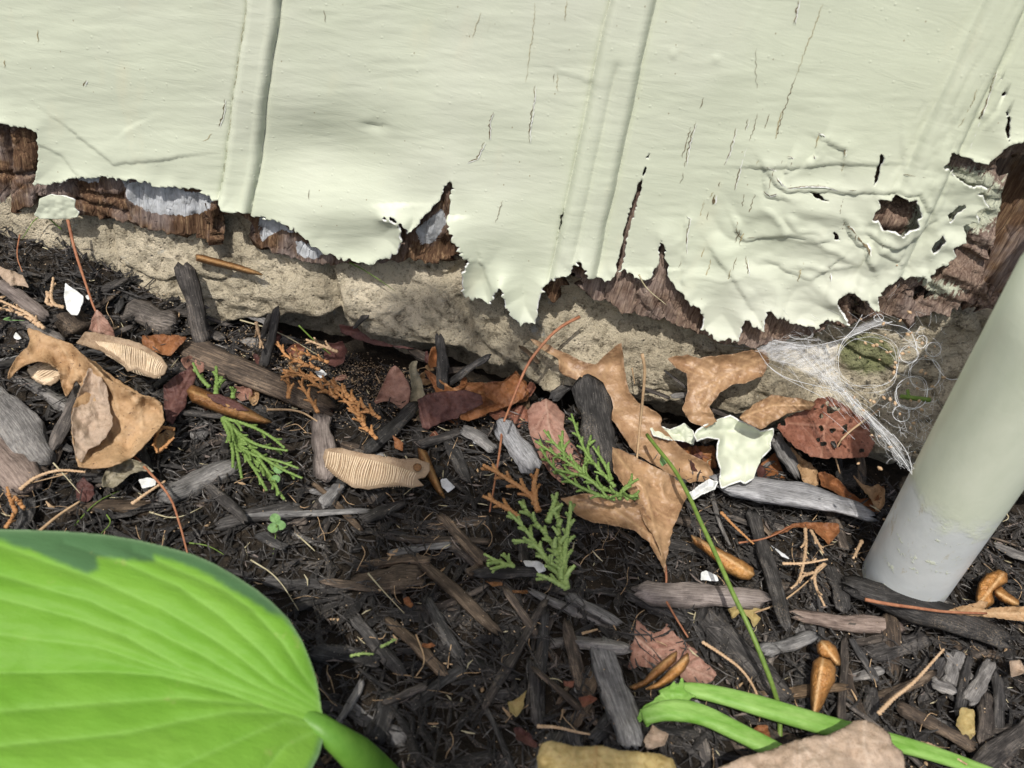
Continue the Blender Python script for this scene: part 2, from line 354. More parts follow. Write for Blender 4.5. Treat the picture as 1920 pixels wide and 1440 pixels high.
# ------------------------------------------------------------------ the wall: paint skin
YP = -0.012
PAINT = [(-900,226),(0,228),(30,232),(73,240),(76,262),(74,300),(66,342),(100,344),(120,338),(133,333),(150,328),(195,325),(225,331),(262,330),
 (285,338),(300,346),(318,350),(328,344),(345,348),(378,352),(395,364),(405,372),(418,372),(423,385),(440,390),(460,388),(478,400),(500,404),
 (530,408),(560,424),(580,440),(590,456),(610,465),(640,480),(675,488),(700,487),(715,478),(740,470),(755,460),(760,440),(758,412),(745,400),
 (723,396),(745,397),(763,408),(768,427),(785,423),(797,400),(810,387),(826,368),(838,345),(849,335),(850,352),(846,380),(843,402),(855,430),(868,460),
 (880,480),(870,500),(867,515),(870,545),(900,555),(922,568),(930,545),(935,530),(942,522),(947,535),(950,560),(965,582),(975,591),(1008,594),
 (1010,575),(1018,545),(1022,528),(1050,508),(1075,500),(1078,485),(1090,477),(1100,490),(1110,506),(1135,520),(1148,522),(1155,505),(1170,500),
 (1185,515),(1205,522),(1220,515),(1232,490),(1237,465),(1241,441),(1247,460),(1252,485),(1250,512),(1262,530),(1285,545),(1293,560),(1314,568),
 (1315,608),(1345,624),(1385,626),(1392,604),(1395,590),(1430,608),(1437,577),(1460,583),(1493,603),(1527,606),(1547,595),(1577,597),(1588,605),(1585,587),(1573,567),
 (1563,557),(1580,540),(1600,540),(1617,550),(1630,563),(1641,571),(1643,558),(1640,545),(1657,530),(1680,515),(1700,520),(1728,508),(1735,520),(1762,492),(1790,478),(1782,455),(1812,452),(1806,425),(1835,412),(1828,396),(1852,385),(1835,360),(1850,350),(1812,345),(1790,325),(1765,306),(1780,275),(1792,285),(1830,300),(1850,305),(1870,290),(1890,270),(1920,262),(2000,258),(2800,300),
 (2800,-1500),(-900,-1500)]
HOLES = [[(1650,380),(1648,368),(1668,372),(1680,360),(1700,366),(1712,362),(1718,380),(1722,396),(1712,402),(1716,415),(1698,420),(1685,430),(1672,420),(1655,424),(1645,408),(1636,410),(1640,392)],
 [(1745,455),(1765,440),(1775,445),(1758,462),(1742,472)],[(1775,400),(1800,382),(1812,386),(1792,402),(1780,415)],[(1560,430),(1568,434),(1575,450),(1566,448)],
 [(1216,285),(1217,292),(1205,340),(1192,390),(1181,430),(1172,470),(1164,500),(1155,500),(1163,460),(1176,410),(1192,360),(1206,315)],
 [(1058,388),(1061,402),(1054,425),(1044,446),(1049,420),(1052,400)],
 [(1652,285),(1655,292),(1644,335),(1636,352),(1638,320)],
 [(1873,122),(1880,150),(1884,185),(1894,220),(1890,240),(1888,262),(1882,240),(1886,222),(1876,190),(1874,150)],
 [(1510,348),(1535,360),(1556,375),(1545,374),(1525,364)]]
def ridge(px, py, pts, w): return np.exp(-(line_d(px, py, pts)/w)**2)
def sline(px, py, a, b):
    dx, dy = b[0]-a[0], b[1]-a[1]; L = math.hypot(dx, dy); return ((px-a[0])*dy - (py-a[1])*dx) / L * (1 if dy > 0 else -1)
def lip(px, py, pts, w):
    best = np.full(np.shape(px), 1e9); side = np.zeros(np.shape(px))
    for a, b in zip(pts[:-1], pts[1:]):
        d = seg_d(px, py, a, b); sg = np.sign((px-a[0])*(b[1]-a[1]) - (py-a[1])*(b[0]-a[0])); u_ = d < best; best = np.where(u_, d, best); side = np.where(u_, sg, side)
    jg = 2.5*fbm(px/11, py/11, 55, 2); e = best*side + jg
    return np.where(e > 0, np.exp(-e/(w*2.6)), np.exp(-(e/2.2)**2))
RIDGES = [  # blisters and folds in the paint: polyline, width px, height mm
 ([(1545,255),(1530,290),(1515,300)],9,1.6),([(1560,265),(1585,275),(1583,292)],9,1.5),([(1483,295),(1475,320)],8,1.6),
 ([(1440,318),(1455,338),(1478,352),(1510,350),(1560,352),(1605,356)],7,1.7),([(1435,340),(1440,362),(1460,365)],8,1.3),
 ([(1590,420),(1600,440),(1620,460),(1630,485)],7,1.8),([(1420,310),(1480,308),(1560,300),(1640,303)],14,1.2),
 ([(1290,410),(1285,470),(1282,520)],6,1.2),([(1380,425),(1395,450),(1430,440),(1480,432),(1540,445)],9,1.4),
 ([(1340,470),(1380,520),(1410,570)],8,1.1),([(1470,500),(1520,520),(1560,490)],10,1.3),([(1560,520),(1552,545)],6,1.1),
 ([(1650,460),(1680,480),(1700,440)],9,1.4),([(1640,355),(1720,352),(1740,385)],8,1.5),([(1640,440),(1680,452),(1725,425)],8,2.0),
 ([(1690,250),(1700,330)],5,.5),([(690,228),(712,232)],5,.7),([(1045,130),(1110,150)],4,.4),([(1413,40),(1435,25),(1460,36),(1488,42)],4,.6),
 ([(905,480),(920,520)],7,1.2),([(70,262),(120,285),(150,320)],12,.8),([(150,250),(220,300),(330,290)],22,.9),([(265,230),(240,245)],6,.5),
 ([(1875,140),(1862,190),(1840,215)],6,1.0),([(1880,200),(1850,230)],5,1.0),([(1900,60),(1890,110)],6,.8)]
DENTS = [(610,290,150,60,-3.4),(620,385,150,50,1.0),(560,250,90,50,-1.0),(640,400,120,45,2.6),(400,300,90,60,1.2),(900,420,60,60,2.2),(1000,440,90,70,1.6),(800,300,80,60,1.4),
 (705,235,22,14,-1.0),(1343,108,6,6,.4),(1262,100,5,7,.4),(870,190,120,60,.8),(250,290,90,40,1.2),(1500,400,70,40,1.5),(1450,470,60,50,-1.3),(1610,420,40,40,-1.2)]
def Hpaint(px, py):
    h = 0.0007*fbm(px/260, py/140, 5, 3) + 0.00012*fbm(px/60, py/9, 9, 3)
    # battens: raised mouldings
    s = sline(px, py, (497,0), (444,380)); wv = 3*fbm(py/60, px*0+1, 21, 2)
    a = np.abs(s+wv); h = h + 0.0024*(1-smooth(20,31,a)) - 0.0009*np.exp(-((a-31)/4)**2) + 0.0005*np.exp(-((s+wv-20)/5)**2)
    s = sline(px, py, (1187,0), (1082,480)); a = np.abs(s + 2*fbm(py/70, px*0, 25, 2))
    h = h + 0.0034*(1-smooth(27,42,a)) - 0.0009*np.exp(-((a-42)/5)**2) - 0.0011*np.exp(-((s+4)/7)**2)*smooth(100,140,py)
    s = sline(px, py, (1885,0), (1700,400)); a = np.abs(s)
    h = h + 0.0030*(1-smooth(24,38,a)) + 0.0006*fbm(s/9, py/30, 31, 3)*(a < 60)
    for pts, w, mm in RIDGES:
        h = h + mm*0.00075*(lip(px, py, pts, w) if px.size > 1 else ridge(px, py, pts, w))
    for x, y, rx, ry, mm in DENTS: h = h + mm*0.001*np.exp(-((px-x)/rx)**2 - ((py-y)/ry)**2)
    # crumpled area at the lower right
    mk_ = smooth(1, .45, np.hypot((px-1500)/300, (py-480)/155)) + 0.8*smooth(1, .4, np.hypot((px-1790)/110, (py-380)/110))
    wx = px + 25*fbm(px/60, py/60, 41, 2); wy = py + 25*fbm(px/60, py/60, 43, 2)
    c1 = np.abs(fbm(wx/150, wy/95, 45, 2)); c2 = np.abs(fbm(wx/95+5, wy/120, 46, 2)); rg = .7 - 2.2*np.minimum(c1, c2+.08) + 1.0*fbm(wx/170, wy/110, 48, 2)
    cz = np.exp(-(c1/.035)**2)*smooth(-.1, .2, fbm(wx/70, wy/70, 49, 1))
    h = h + mk_*(0.0036*np.clip(rg, -.7, 1)*.6 + 0.0004*fbm(px/40, py/24, 47, 3) + .0004*cz)
    return h
us = np.r_[np.linspace(-.62, -.27, 36)[:-1], np.arange(-.27, .272, .0008), np.linspace(.272, .62, 36)[1:]]
vs = np.r_[np.arange(.035, .175, .0008), np.linspace(.175, .60, 90)[1:]]
U, Vv = np.meshgrid(us, vs)
def wall_px(U, Vv, y=YP): return proj(np.stack([U, np.full(U.shape, y), Vv], -1))
px, py = wall_px(U, Vv)
jit = 4.0*fbm(px/15, py/15, 61, 3) + 3.4*(np.abs(fbm(px/7, py/7, 63, 2))*2-.6) + 1.5*fbm(px/3.5, py/3.5, 65, 1)
sp = poly_sdf(px, py, PAINT) + jit
for hl in HOLES: sp = np.minimum(sp, -(poly_sdf(px, py, hl) + jit*.8))
inside_frame = (px > -300) & (px < 2300) & (py > -500)
mx, mz, mf = marching(sp, U, Vv)
qx, qy = wall_px(mx, mz)
base_sd = poly_sdf(qx, qy, PAINT)
hd = np.full(qx.shape, 1e9)
for hl in HOLES[:2]: hd = np.minimum(hd, -poly_sdf(qx, qy, hl))
cur = np.exp(-np.clip(base_sd, 0, 999)/22)
camp = 0.0016 + 0.0022*np.clip(fbm(qx/70, qy/70, 71, 2)+.2, -0.3, 1)
camp = camp + 0.004*np.exp(-((qx-965)/60)**2) + 0.003*np.exp(-((qx-745)/40)**2)*(qy > 380) + .003*np.exp(-((qx-860)/25)**2)*(qy > 400) + .0025*np.exp(-((qx-1450)/200)**2)*(qy > 500)
hh = Hpaint(qx, qy) + camp*cur + 0.0018*np.exp(-np.clip(hd, 0, 999)/14)
wallroot = empty('house_wall', (0, 0.01, 0.06), label='sage green painted wooden house wall with peeling paint and rotten lower edge', cat='house wall')
verts = np.stack([mx, YP - hh, mz], 1)
skin = mk('paint_skin', verts, mf, [MT['paint'], MT['white']], wallroot)
solidify(skin, 0.0009, rim=1, off=1)
bpy.context.view_layer.update()

# rotten boards behind the paint
WOOD = [(-900,372),(0,388),(35,392),(64,382),(72,362),(100,368),(140,388),(150,398),(190,405),(240,412),(280,425),(330,430),(380,442),(404,450),(408,440),(412,398),(440,402),
 (480,420),(484,452),(510,462),(530,476),(570,486),(640,492),(760,482),(800,492),(830,494),(850,480),(868,470),(880,500),(930,520),(1000,530),(1040,560),(1052,515),(1075,500),(1092,520),(1092,540),
 (1130,562),(1200,586),(1260,600),(1306,622),(1330,632),(1400,642),(1440,640),(1500,628),(1560,606),(1600,600),(1640,590),(1700,588),(1780,582),(1800,560),(1830,560),(1900,590),
 (1990,600),(2800,700),(2800,-300),(-900,-300)]
PRIMER = [[(228,335),(300,342),(400,362),(404,380),(385,395),(360,400),(330,398),(290,398),(255,380),(238,355)],[(488,402),(530,412),(560,430),(530,428),(505,440),(490,450),(486,420)],[(780,430),(830,385),(840,410),(815,455),(790,460)],
 [(140,325),(195,326),(190,338),(150,336)],[(560,440),(610,470),(600,480),(560,470)]]
GREEN = [[(1760,300),(1850,310),(1880,350),(1900,400),(1850,430),(1800,440),(1760,480),(1700,490),(1680,440)],[(1700,500),(1790,520),(1810,540),(1740,560)],[(1790,180),(1850,190),(1850,300),(1780,280)],[(0,365),(20,375),(22,392),(0,388)]]
px, py = wall_px(U, Vv, -.008); us2 = np.r_[np.linspace(-.62, -.27, 20)[:-1], np.arange(-.27, .272, .0010), np.linspace(.272, .62, 20)[1:]]; vs2 = np.arange(.03, .2, .0010)
U2, V2 = np.meshgrid(us2, vs2); px, py = wall_px(U2, V2, -.008)
sw = poly_sdf(px, py, WOOD) + 7*(fbm(px/11, py*0+2, 81, 3)) + 3*fbm(px/5, py/9, 83, 2)
sw = np.minimum(sw, 14 + 0*sw) if False else sw
for cav in ([(1868,300),(1900,290),(1990,300),(2100,420),(2050,700),(1900,600),(1850,560),(1842,500),(1862,430),(1880,380),(1872,330)],[(1690,540),(1730,530),(1755,550),(1720,560)],[(1590,545),(1618,560),(1625,590),(1598,592)]):  # first gap added to darken the boards where the pipe's shadow belongs
    sw = np.minimum(sw, -(poly_sdf(px, py, cav) + 8*fbm(px/14, py/9, 84, 3)))
mx, mz, mf = marching(sw, U2, V2); qx, qy = wall_px(mx, mz, -.008)
rightm = smooth(1660, 1760, qx)
fib = fbm(qx/5 + qy/60, qy/110, 85, 3)*(1-rightm) + rightm*fbm((qx*.45-qy)/6, (qx+.45*qy)/140, 87, 3)
blk = np.floor(fbm(qx/22, qy/60, 89, 2)*4)/4*(1-.6*rightm)
hw = 0.0013*fib + 0.0022*blk + rightm*0.0025*fbm((qx*.45-qy)/25, (qx+.45*qy)/170, 91, 3)
# shells of wood missing deeper behind the tears
WG = [([(22,225),(24,300),(21,390)],3.5,.0035),([(74,230),(72,380)],3,.003),([(0,322),(24,326),(70,321)],4,.003),([(140,340),(160,355),(235,372)],4,.003),([(145,372),(200,385),(240,398)],3,.0025),
 ([(240,335),(232,365),(245,410)],4,.003),([(330,400),(335,430)],3,.002),([(365,395),(367,440)],3,.002),([(495,400),(488,450)],4,.003),([(1130,515),(1135,560)],3,.002),([(1195,530),(1190,585)],3,.002),([(1240,560),(1245,600)],3,.002)]
for pts_, w_, dd in WG: hw = hw - dd*ridge(qx, qy, pts_, w_)
hw = hw + .0045*ridge(qx, qy, [(410,352),(406,400),(404,446)], 7) + .0045*np.exp(-((qx-1682)/38)**2 - ((qy-408)/22)**2) + .003*np.exp(-((qx-1180)/14)**2)*(qy < 510)*(qy > 280)
hw = hw + rightm*.004*np.clip(fbm((qx*.45-qy)/16, (qx+.45*qy)/90, 93, 3), -.2, 1)
hw = hw - 0.004*np.exp(-((qx-440)/35)**2 - ((qy-410)/20)**2) - 0.006*np.exp(-((qx-830)/35)**2 - ((qy-470)/30)**2) - 0.004*np.exp(-((qx-1690)/30)**2 - ((qy-372)/14)**2)
hw = hw - 0.003*rightm*smooth(1840, 1900, qx)
prm = np.zeros(qx.shape); grn = np.zeros(qx.shape)
for p_ in PRIMER: prm = np.maximum(prm, smooth(-8, 8, poly_sdf(qx, qy, p_)))
for p_ in GREEN: grn = np.maximum(grn, smooth(-25, 25, poly_sdf(qx, qy, p_))*.72)
wea = np.maximum(smooth(1080, 1150, qx)*.9, rightm)
under = -YP + Hpaint(*wall_px(mx, mz)) - 0.0022
inside_p = smooth(-6, 6, poly_sdf(qx, qy, PAINT))
yw = np.where(inside_p > 0.01, -np.minimum(.0105 + hw - .0020*inside_p, under), -.0105 - hw)
rw = mk('rotten_board', np.stack([mx, yw, mz], 1), mf, MT['rot'], wallroot, attrs={'primer': prm, 'green': grn, 'weather': wea})
solidify(rw, 0.006, off=-1)
# solid sheathing behind
b = MB(); bx = [(-.62,.006,.075),(.62,.006,.075),(.62,.006,.6),(-.62,.006,.6),(-.62,.05,.075),(.62,.05,.075),(.62,.05,.6),(-.62,.05,.6)]
b.add(bx, [[0,1,2,3],[5,4,7,6],[4,0,3,7],[1,5,6,2],[3,2,6,7],[4,5,1,0]]); b.build('sheathing', MT['rot'], wallroot, sm=False)

# cracks: thin splits showing wood, lying on the skin
def ribbon_on_paint(pts, w, jag=2.0, off=0.00115):
    L = sum(math.dist(a, b) for a, b in zip(pts[:-1], pts[1:])); n = max(4, int(L/4))
    c = resample([(p[0], p[1]) for p in pts], n, False)
    c[1:-1, 0] += (R.random(n-2)-.5)*jag*2; V = []; Fc = []
    T = np.gradient(c, axis=0); T /= np.linalg.norm(T, axis=1)[:, None]+1e-9
    for i in range(n):
        ww = w*.5*(0.15+math.sin(math.pi*min(1, max(0, i/(n-1))))**.5)*(0.5+R.random())
        for s_ in (-1, 1):
            q = (c[i, 0]-T[i, 1]*ww*s_, c[i, 1]+T[i, 0]*ww*s_)
            V.append(PW(q[0], q[1], YP - float(Hpaint(np.array(q[0]), np.array(q[1]))) - off))
    for i in range(n-1): Fc.append([2*i, 2*i+1, 2*i+3, 2*i+2])
    return V, Fc
c3 = lambda pts: [(1280+x/3, y/3) for x, y in pts]
CR = [([(422,185),(419,212),(410,238)],2.6,'c'),([(398,250),(390,260),(379,265)],2,'s'),([(343,309),(342,325),(331,343)],2.2,'c'),([(465,0),(455,60),(447,120),(437,200),(428,270),(418,340)],1.6,'s'),
 ([(925,210),(918,225),(917,262)],3,'c'),([(909,266),(902,280),(893,298),(872,306)],2.6,'c'),([(870,318),(868,357)],3,'c'),([(1004,160),(999,200),(994,235),(992,268)],2.8,'c'),
 ([(1003,5),(1000,60),(990,120),(986,155)],1.5,'s'),([(1040,138),(1038,155)],2.2,'c'),([(1047,135),(1044,160),(1047,172)],1.6,'s'),([(943,376),(934,400),(929,418)],1.7,'c'),([(1063,0),(1060,40)],2,'s'),
 ([(902,22),(886,72)],1.4,'s'),([(162,150),(156,162)],3.2,'c'),([(607,18),(610,42)],2,'c'),([(580,355),(579,374)],2,'c'),([(71,55),(70,80)],1.8,'s'),([(9,112),(8,128)],2.4,'s'),
 (c3([(655,0),(640,60),(628,130)]),3.4,'c'),(c3([(790,20),(740,160),(690,280),(640,430)]),1.8,'s'),(c3([(635,430),(590,560),(545,700),(512,820)]),2.4,'c'),
 (c3([(120,545),(95,610)]),2,'c'),(c3([(75,680),(40,800),(12,940)]),2.6,'c'),(c3([(300,720),(270,840),(232,930)]),2.6,'c'),(c3([(352,830),(320,950),(290,1070)]),2.6,'c'),
 (c3([(490,640),(462,725)]),2.4,'c'),(c3([(345,1090),(330,1180),(302,1270)]),2.4,'c'),(c3([(212,1020),(205,1050)]),2.4,'c'),(c3([(182,1095),(170,1150)]),5,'c'),(c3([(145,1190),(138,1240)]),2.4,'c'),
 (c3([(432,870),(415,930)]),2,'s'),(c3([(612,800),(600,855)]),2,'s'),(c3([(1090,990),(1170,1002),(1250,982),(1370,1000)]),1.6,'c'),(c3([(940,1230),(935,1270),(1005,1340),(1045,1400),(1050,1440)]),5.5,'c'),
 (c3([(470,940),(520,960),(530,1010),(580,1062),(690,1048),(800,1050),(880,1078),(980,1070)]),3.2,'c'),(c3([(750,750),(790,755),(800,790)]),3.5,'c'),(c3([(900,790),(925,820),(908,880)]),3.2,'c'),(c3([(590,880),(620,890),(622,930)]),3.2,'c'),
 (c3([(455,1075),(490,1105),(530,1090)]),3,'c'),(c3([(735,870),(738,900),(765,905)]),3,'c'),(c3([(20,1215),(42,1230),(20,1330),(20,1430)]),2.6,'c'),(c3([(300,1275),(310,1320),(345,1350)]),2,'c'),(c3([(360,1338),(410,1335)]),2,'c'),
 (c3([(1770,380),(1740,480),(1700,600),(1660,700),(1620,800),(1605,880)]),2.8,'c'),(c3([(1660,470),(1640,560),(1600,640),(1550,720)]),2,'s'),(c3([(1115,1415),(1150,1440)]),3,'c'),(c3([(415,270),(412,400),(418,500)]),1.2,'c'),
 ([(1399,480),(1405,530),(1412,552),(1440,575)],2.6,'c'),([(1555,500),(1557,535)],3,'c'),([(1280,880),(1280,881)],1,'s'),([(1105,455),(1102,480)],3,'c'),([(1330,370),(1338,360)],2,'s')]
for i_ in range(34):
    a_ = R.uniform(1265, 1700); b_ = R.uniform(190, 560); l_ = R.uniform(14, 60)
    if poly_sdf(np.array([a_]), np.array([b_+l_*.5]), PAINT)[0] < 12 or max(poly_sdf(np.array([a_]), np.array([b_+l_*.5]), h_)[0] for h_ in HOLES) > -14: continue
    CR.append(([(a_, b_), (a_-l_*.12+R.normal(0, 1.5), b_+l_*.5), (a_-l_*.28, b_+l_)], R.uniform(1.6, 3.0), 'c' if R.random() < .6 else 's'))
for pts, w, k in CR:
    if math.dist(pts[0], pts[-1]) < 2: continue
    v, f = ribbon_on_paint(pts, w*(.55 if w < 5 else .9)); o = mk('crack', v, f, MT['crack'] if k == 'c' else MT['stain'], wallroot, sm=False)
    if k == 's': o['label'] = 'faint rust-stained hairline crack'
    if w >= 2.6 and k == 'c':       # bright lifted lip beside the wider splits
        v, f = ribbon_on_paint([(a+w*.8, b+1) for a, b in pts], w*.5, 1.2, .0013); mk('paint_lip', v, f, MT['white'], wallroot, sm=False)
# small paint flake caught on the wall's lower left edge
def sheet(name, poly, mat, parent=None, lift=0.002, curl=0.0, nz=0.0008, n=None, step=None, veins=None, fold=None, jag=1.5, th=0.00018, tfun=None, rim=None, folds=0.0, seed=0, curlw=10, holes=0, **kw):
    """a thin real sheet whose outline is traced, laid on the ground, the foundation or a tilted plane"""
    pl = np.array(poly, float); x0, y0 = pl.min(0)-6; x1, y1 = pl.max(0)+6
    step = step or max(2.2, math.sqrt((x1-x0)*(y1-y0))/60)
    gx, gy = np.meshgrid(np.arange(x0, x1+step, step), np.arange(y0, y1+step, step))
    leafy = [MT[k] for k in ('tan', 'orange', 'oak', 'pink', 'dkpink', 'pale', 'khaki', 'graygreen', 'rust')]; jg = jag*(1.7 if mat in leafy else 1)
    sd = poly_sdf(gx, gy, poly) + jg*fbm(gx/9, gy/9, seed+5, 3)
    if holes: sd = np.minimum(sd, (fbm(gx/13, gy/13, seed+19, 2) + holes)*30)
    X, Y, Fc = marching(sd, gx, gy); sd = poly_sdf(X, Y, poly); size = math.sqrt(abs((x1-x0)*(y1-y0)))
    lf = curl*np.exp(-np.clip(sd, 0, 999)/curlw)*(1+.8*fbm(X/28, Y/28, seed+3, 2)) + nz*fbm(X/(size*.28), Y/(size*.28), seed+1, 3)
    if nz > .0009 and mat in leafy: lf = lf + .0019*(.35 - np.abs(fbm(X/34, Y/34, seed+13, 3))*1.6) + .0005*fbm(X/9, Y/9, seed+15, 2)
    vn_ = np.zeros(X.shape)
    for vl in veins or []:
        d = line_d(X, Y, vl); w = vl[0][2] if len(vl[0]) > 2 else 2.0
        lf = lf + 0.0005*np.exp(-(d/(w*1.8))**2); vn_ = np.maximum(vn_, np.exp(-(d/w)**2))
    if veins and mat in leafy and size > 45:      # side veins branching off the midrib
        mrb = resample([v[:2] for v in veins[0]], 9)
        for i_ in range(1, 8):
            t_ = mrb[i_+1]-mrb[i_-1]; a_ = math.atan2(t_[1], t_[0])
            for sg in (-1, 1):
                e_ = mrb[i_] + size*.38*np.array([math.cos(a_+sg*.8), math.sin(a_+sg*.8)]); m_ = (mrb[i_]+e_)/2 + size*.03*np.array([math.cos(a_), math.sin(a_)])
                d = line_d(X, Y, [tuple(mrb[i_]), tuple(m_), tuple(e_)]); lf = lf + .00028*np.exp(-(d/2.4)**2); vn_ = np.maximum(vn_, .6*np.exp(-(d/1.2)**2))
    if folds: lf = lf + folds*np.sin((X*.8+Y*.6)/size*14 + 3*fbm(X/60, Y/60, seed+9, 2))
    if fold:
        a, b_, hgt, wd_ = fold; s = sline(X, Y, a, b_); lf = lf + hgt*np.clip(np.abs(s)/wd_, 0, 2)
    d3 = ray(X, Y); ts = tscene(X, Y)
    if tfun: t = tfun(X, Y, d3, lf)
    else:
        cpx = pl.mean(0); c = P(cpx[0], cpx[1]); nn = np.array(n if n is not None else (0, 0, 1.0), float); nn /= np.linalg.norm(nn)
        den = d3 @ nn; t = ((c - CAM) @ nn + lift + lf) / np.where(np.abs(den) < .08, -.08, den)
        t = np.where(t < .12, ts - .002, t)
        t = np.minimum(t, ts - 0.0008 - np.clip(lf*0.8 + 0.002, 0.0, 0.02))
    v = CAM + t[:, None]*d3
    ed = np.exp(-np.clip(sd, 0, 99)/3.5)
    o = mk(name, v, Fc, mat, parent, attrs={'edge': ed, 'vein': vn_}, **kw)
    if th: solidify(o, th, rim=rim, off=0)
    return o
for nm, poly, y_, lab in (('paint_flake', [(75,372),(95,364),(125,368),(142,375),(140,388),(149,398),(146,408),(110,410),(75,410),(64,402),(72,388)], -.017, 'dull green paint flake hanging below the left end of the wall'),):
    sheet(nm, poly, [MT['paint'], MT['white']], nz=.0012, th=.0007, rim=1, tfun=lambda X, Y, d, lf: ((-.017 - lf - CAM[1]) / d[:, 1]), label=lab, cat='paint flake')

# ------------------------------------------------------------------ foundation
xs = np.r_[np.linspace(-.62, -.27, 30)[:-1], np.arange(-.27, .27, .0011), np.linspace(.27, .62, 30)]; zs = np.r_[np.linspace(-.06, -.012, 12)[:-1], np.arange(-.012, .092, .0011)]
X, Z = np.meshgrid(xs, zs); nx_, nz_ = X.shape[1], X.shape[0]
px, py = wall_px(X, Z, FOUND_Y)
rr = fbm(X*30, Z*45, 101, 5, .55); r2 = fbm(X*160, Z*200, 103, 4, .6); lum = fbm(X*12, Z*20, 107, 2)
EDGE = [(-100,545),(60,560),(230,585),(330,622),(400,612),(470,606),(540,590),(600,604),(640,592),(655,625),(760,648),(850,655),(900,690),(960,705),(1040,745),(1070,742),(1150,765),(1250,775),(1340,790),(1450,800),(1650,862),(1900,900)]
ew = PW(np.array([p[0] for p in EDGE], float), np.array([p[1] for p in EDGE], float), -.012)
ez = np.interp(X, ew[:, 0], ew[:, 2]) + .0022*fbm(X*110, X*0+3, 113, 3)
pebb = np.abs(fbm(X*120, Z*140, 115, 2))
prof = (0.0085*smooth(.062, .022, Z))*smooth(-.004, .003, Z-ez) + .0030*(.5-pebb)*smooth(.035, .01, Z-ez) - .012*smooth(.002, -.003, Z-ez) + 0.004*smooth(-.05, -.2, X)*smooth(.075, .02, Z)
outw = 0.0046*rr + 0.0022*r2 + 0.0035*lum + 0.0016*np.abs(fbm(X*70, Z*90, 105, 3)) + prof
cr = np.abs(fbm(X*18+3, Z*30, 109, 3)); outw = outw - 0.003*np.exp(-(cr/.035)**2) - .008*np.exp(-(line_d(px, py, [(600,470),(622,520),(640,570),(630,610)])/9)**2) - .004*np.exp(-(line_d(px, py, [(860,560),(900,640),(980,690)])/8)**2)
Yf = FOUND_Y + .004 - outw
moss_and_tint = smooth(1.0, .3, np.hypot((px-1630)/85, (py-670)/60)) + .25*smooth(1, .2, np.hypot((px-760)/180, (py-560)/60))  # moss near the pipe, plus a faint dark green tint at mid-foundation
idx = np.arange(nx_*nz_).reshape(nz_, nx_)
fc = np.stack([idx[:-1, :-1], idx[:-1, 1:], idx[1:, 1:], idx[1:, :-1]], -1).reshape(-1, 4).tolist()
vt = np.stack([X.ravel(), Yf.ravel(), Z.ravel()], 1)
n0 = len(vt); back = [(-.62,.06,-.06),(.62,.06,-.06),(.62,.06,.092),(-.62,.06,.092)]
vt = np.vstack([vt, back]); fc += [[int(idx[0, 0]), n0, n0+1, int(idx[0, -1])], [n0+1, n0, n0+3, n0+2], idx[-1, :].tolist() + [n0+2, n0+3]]
mk('stone_foundation', vt, fc, MT['stone'], attrs={'moss': np.r_[moss_and_tint.ravel(), 0, 0, 0, 0]}, label='rough tan stone foundation under the peeling wall with a mossy patch near the pipe', cat='foundation')

# ------------------------------------------------------------------ ground
gx = np.r_[-30, -8, -2, np.linspace(-.9, -.3, 30)[:-1], np.arange(-.3, .3, .002), np.linspace(.3, .9, 30), 2, 8, 30]
gy = np.r_[-30, -8, -2, np.linspace(-.9, -.32, 30)[:-1], np.arange(-.32, .03, .002)]
X, Y = np.meshgrid(gx, gy); Zg = G(X, Y) + 0.0022*fbm(X*110, Y*110, 121, 4)*(np.abs(X) < 1) - .001
n1, n2 = X.shape[1], X.shape[0]; idx = np.arange(n1*n2).reshape(n2, n1)
fc = np.stack([idx[:-1, :-1], idx[:-1, 1:], idx[1:, 1:], idx[1:, :-1]], -1).reshape(-1, 4).tolist()
mk('ground', np.stack([X.ravel(), Y.ravel(), Zg.ravel()], 1), fc, MT['soil'], kind='structure')

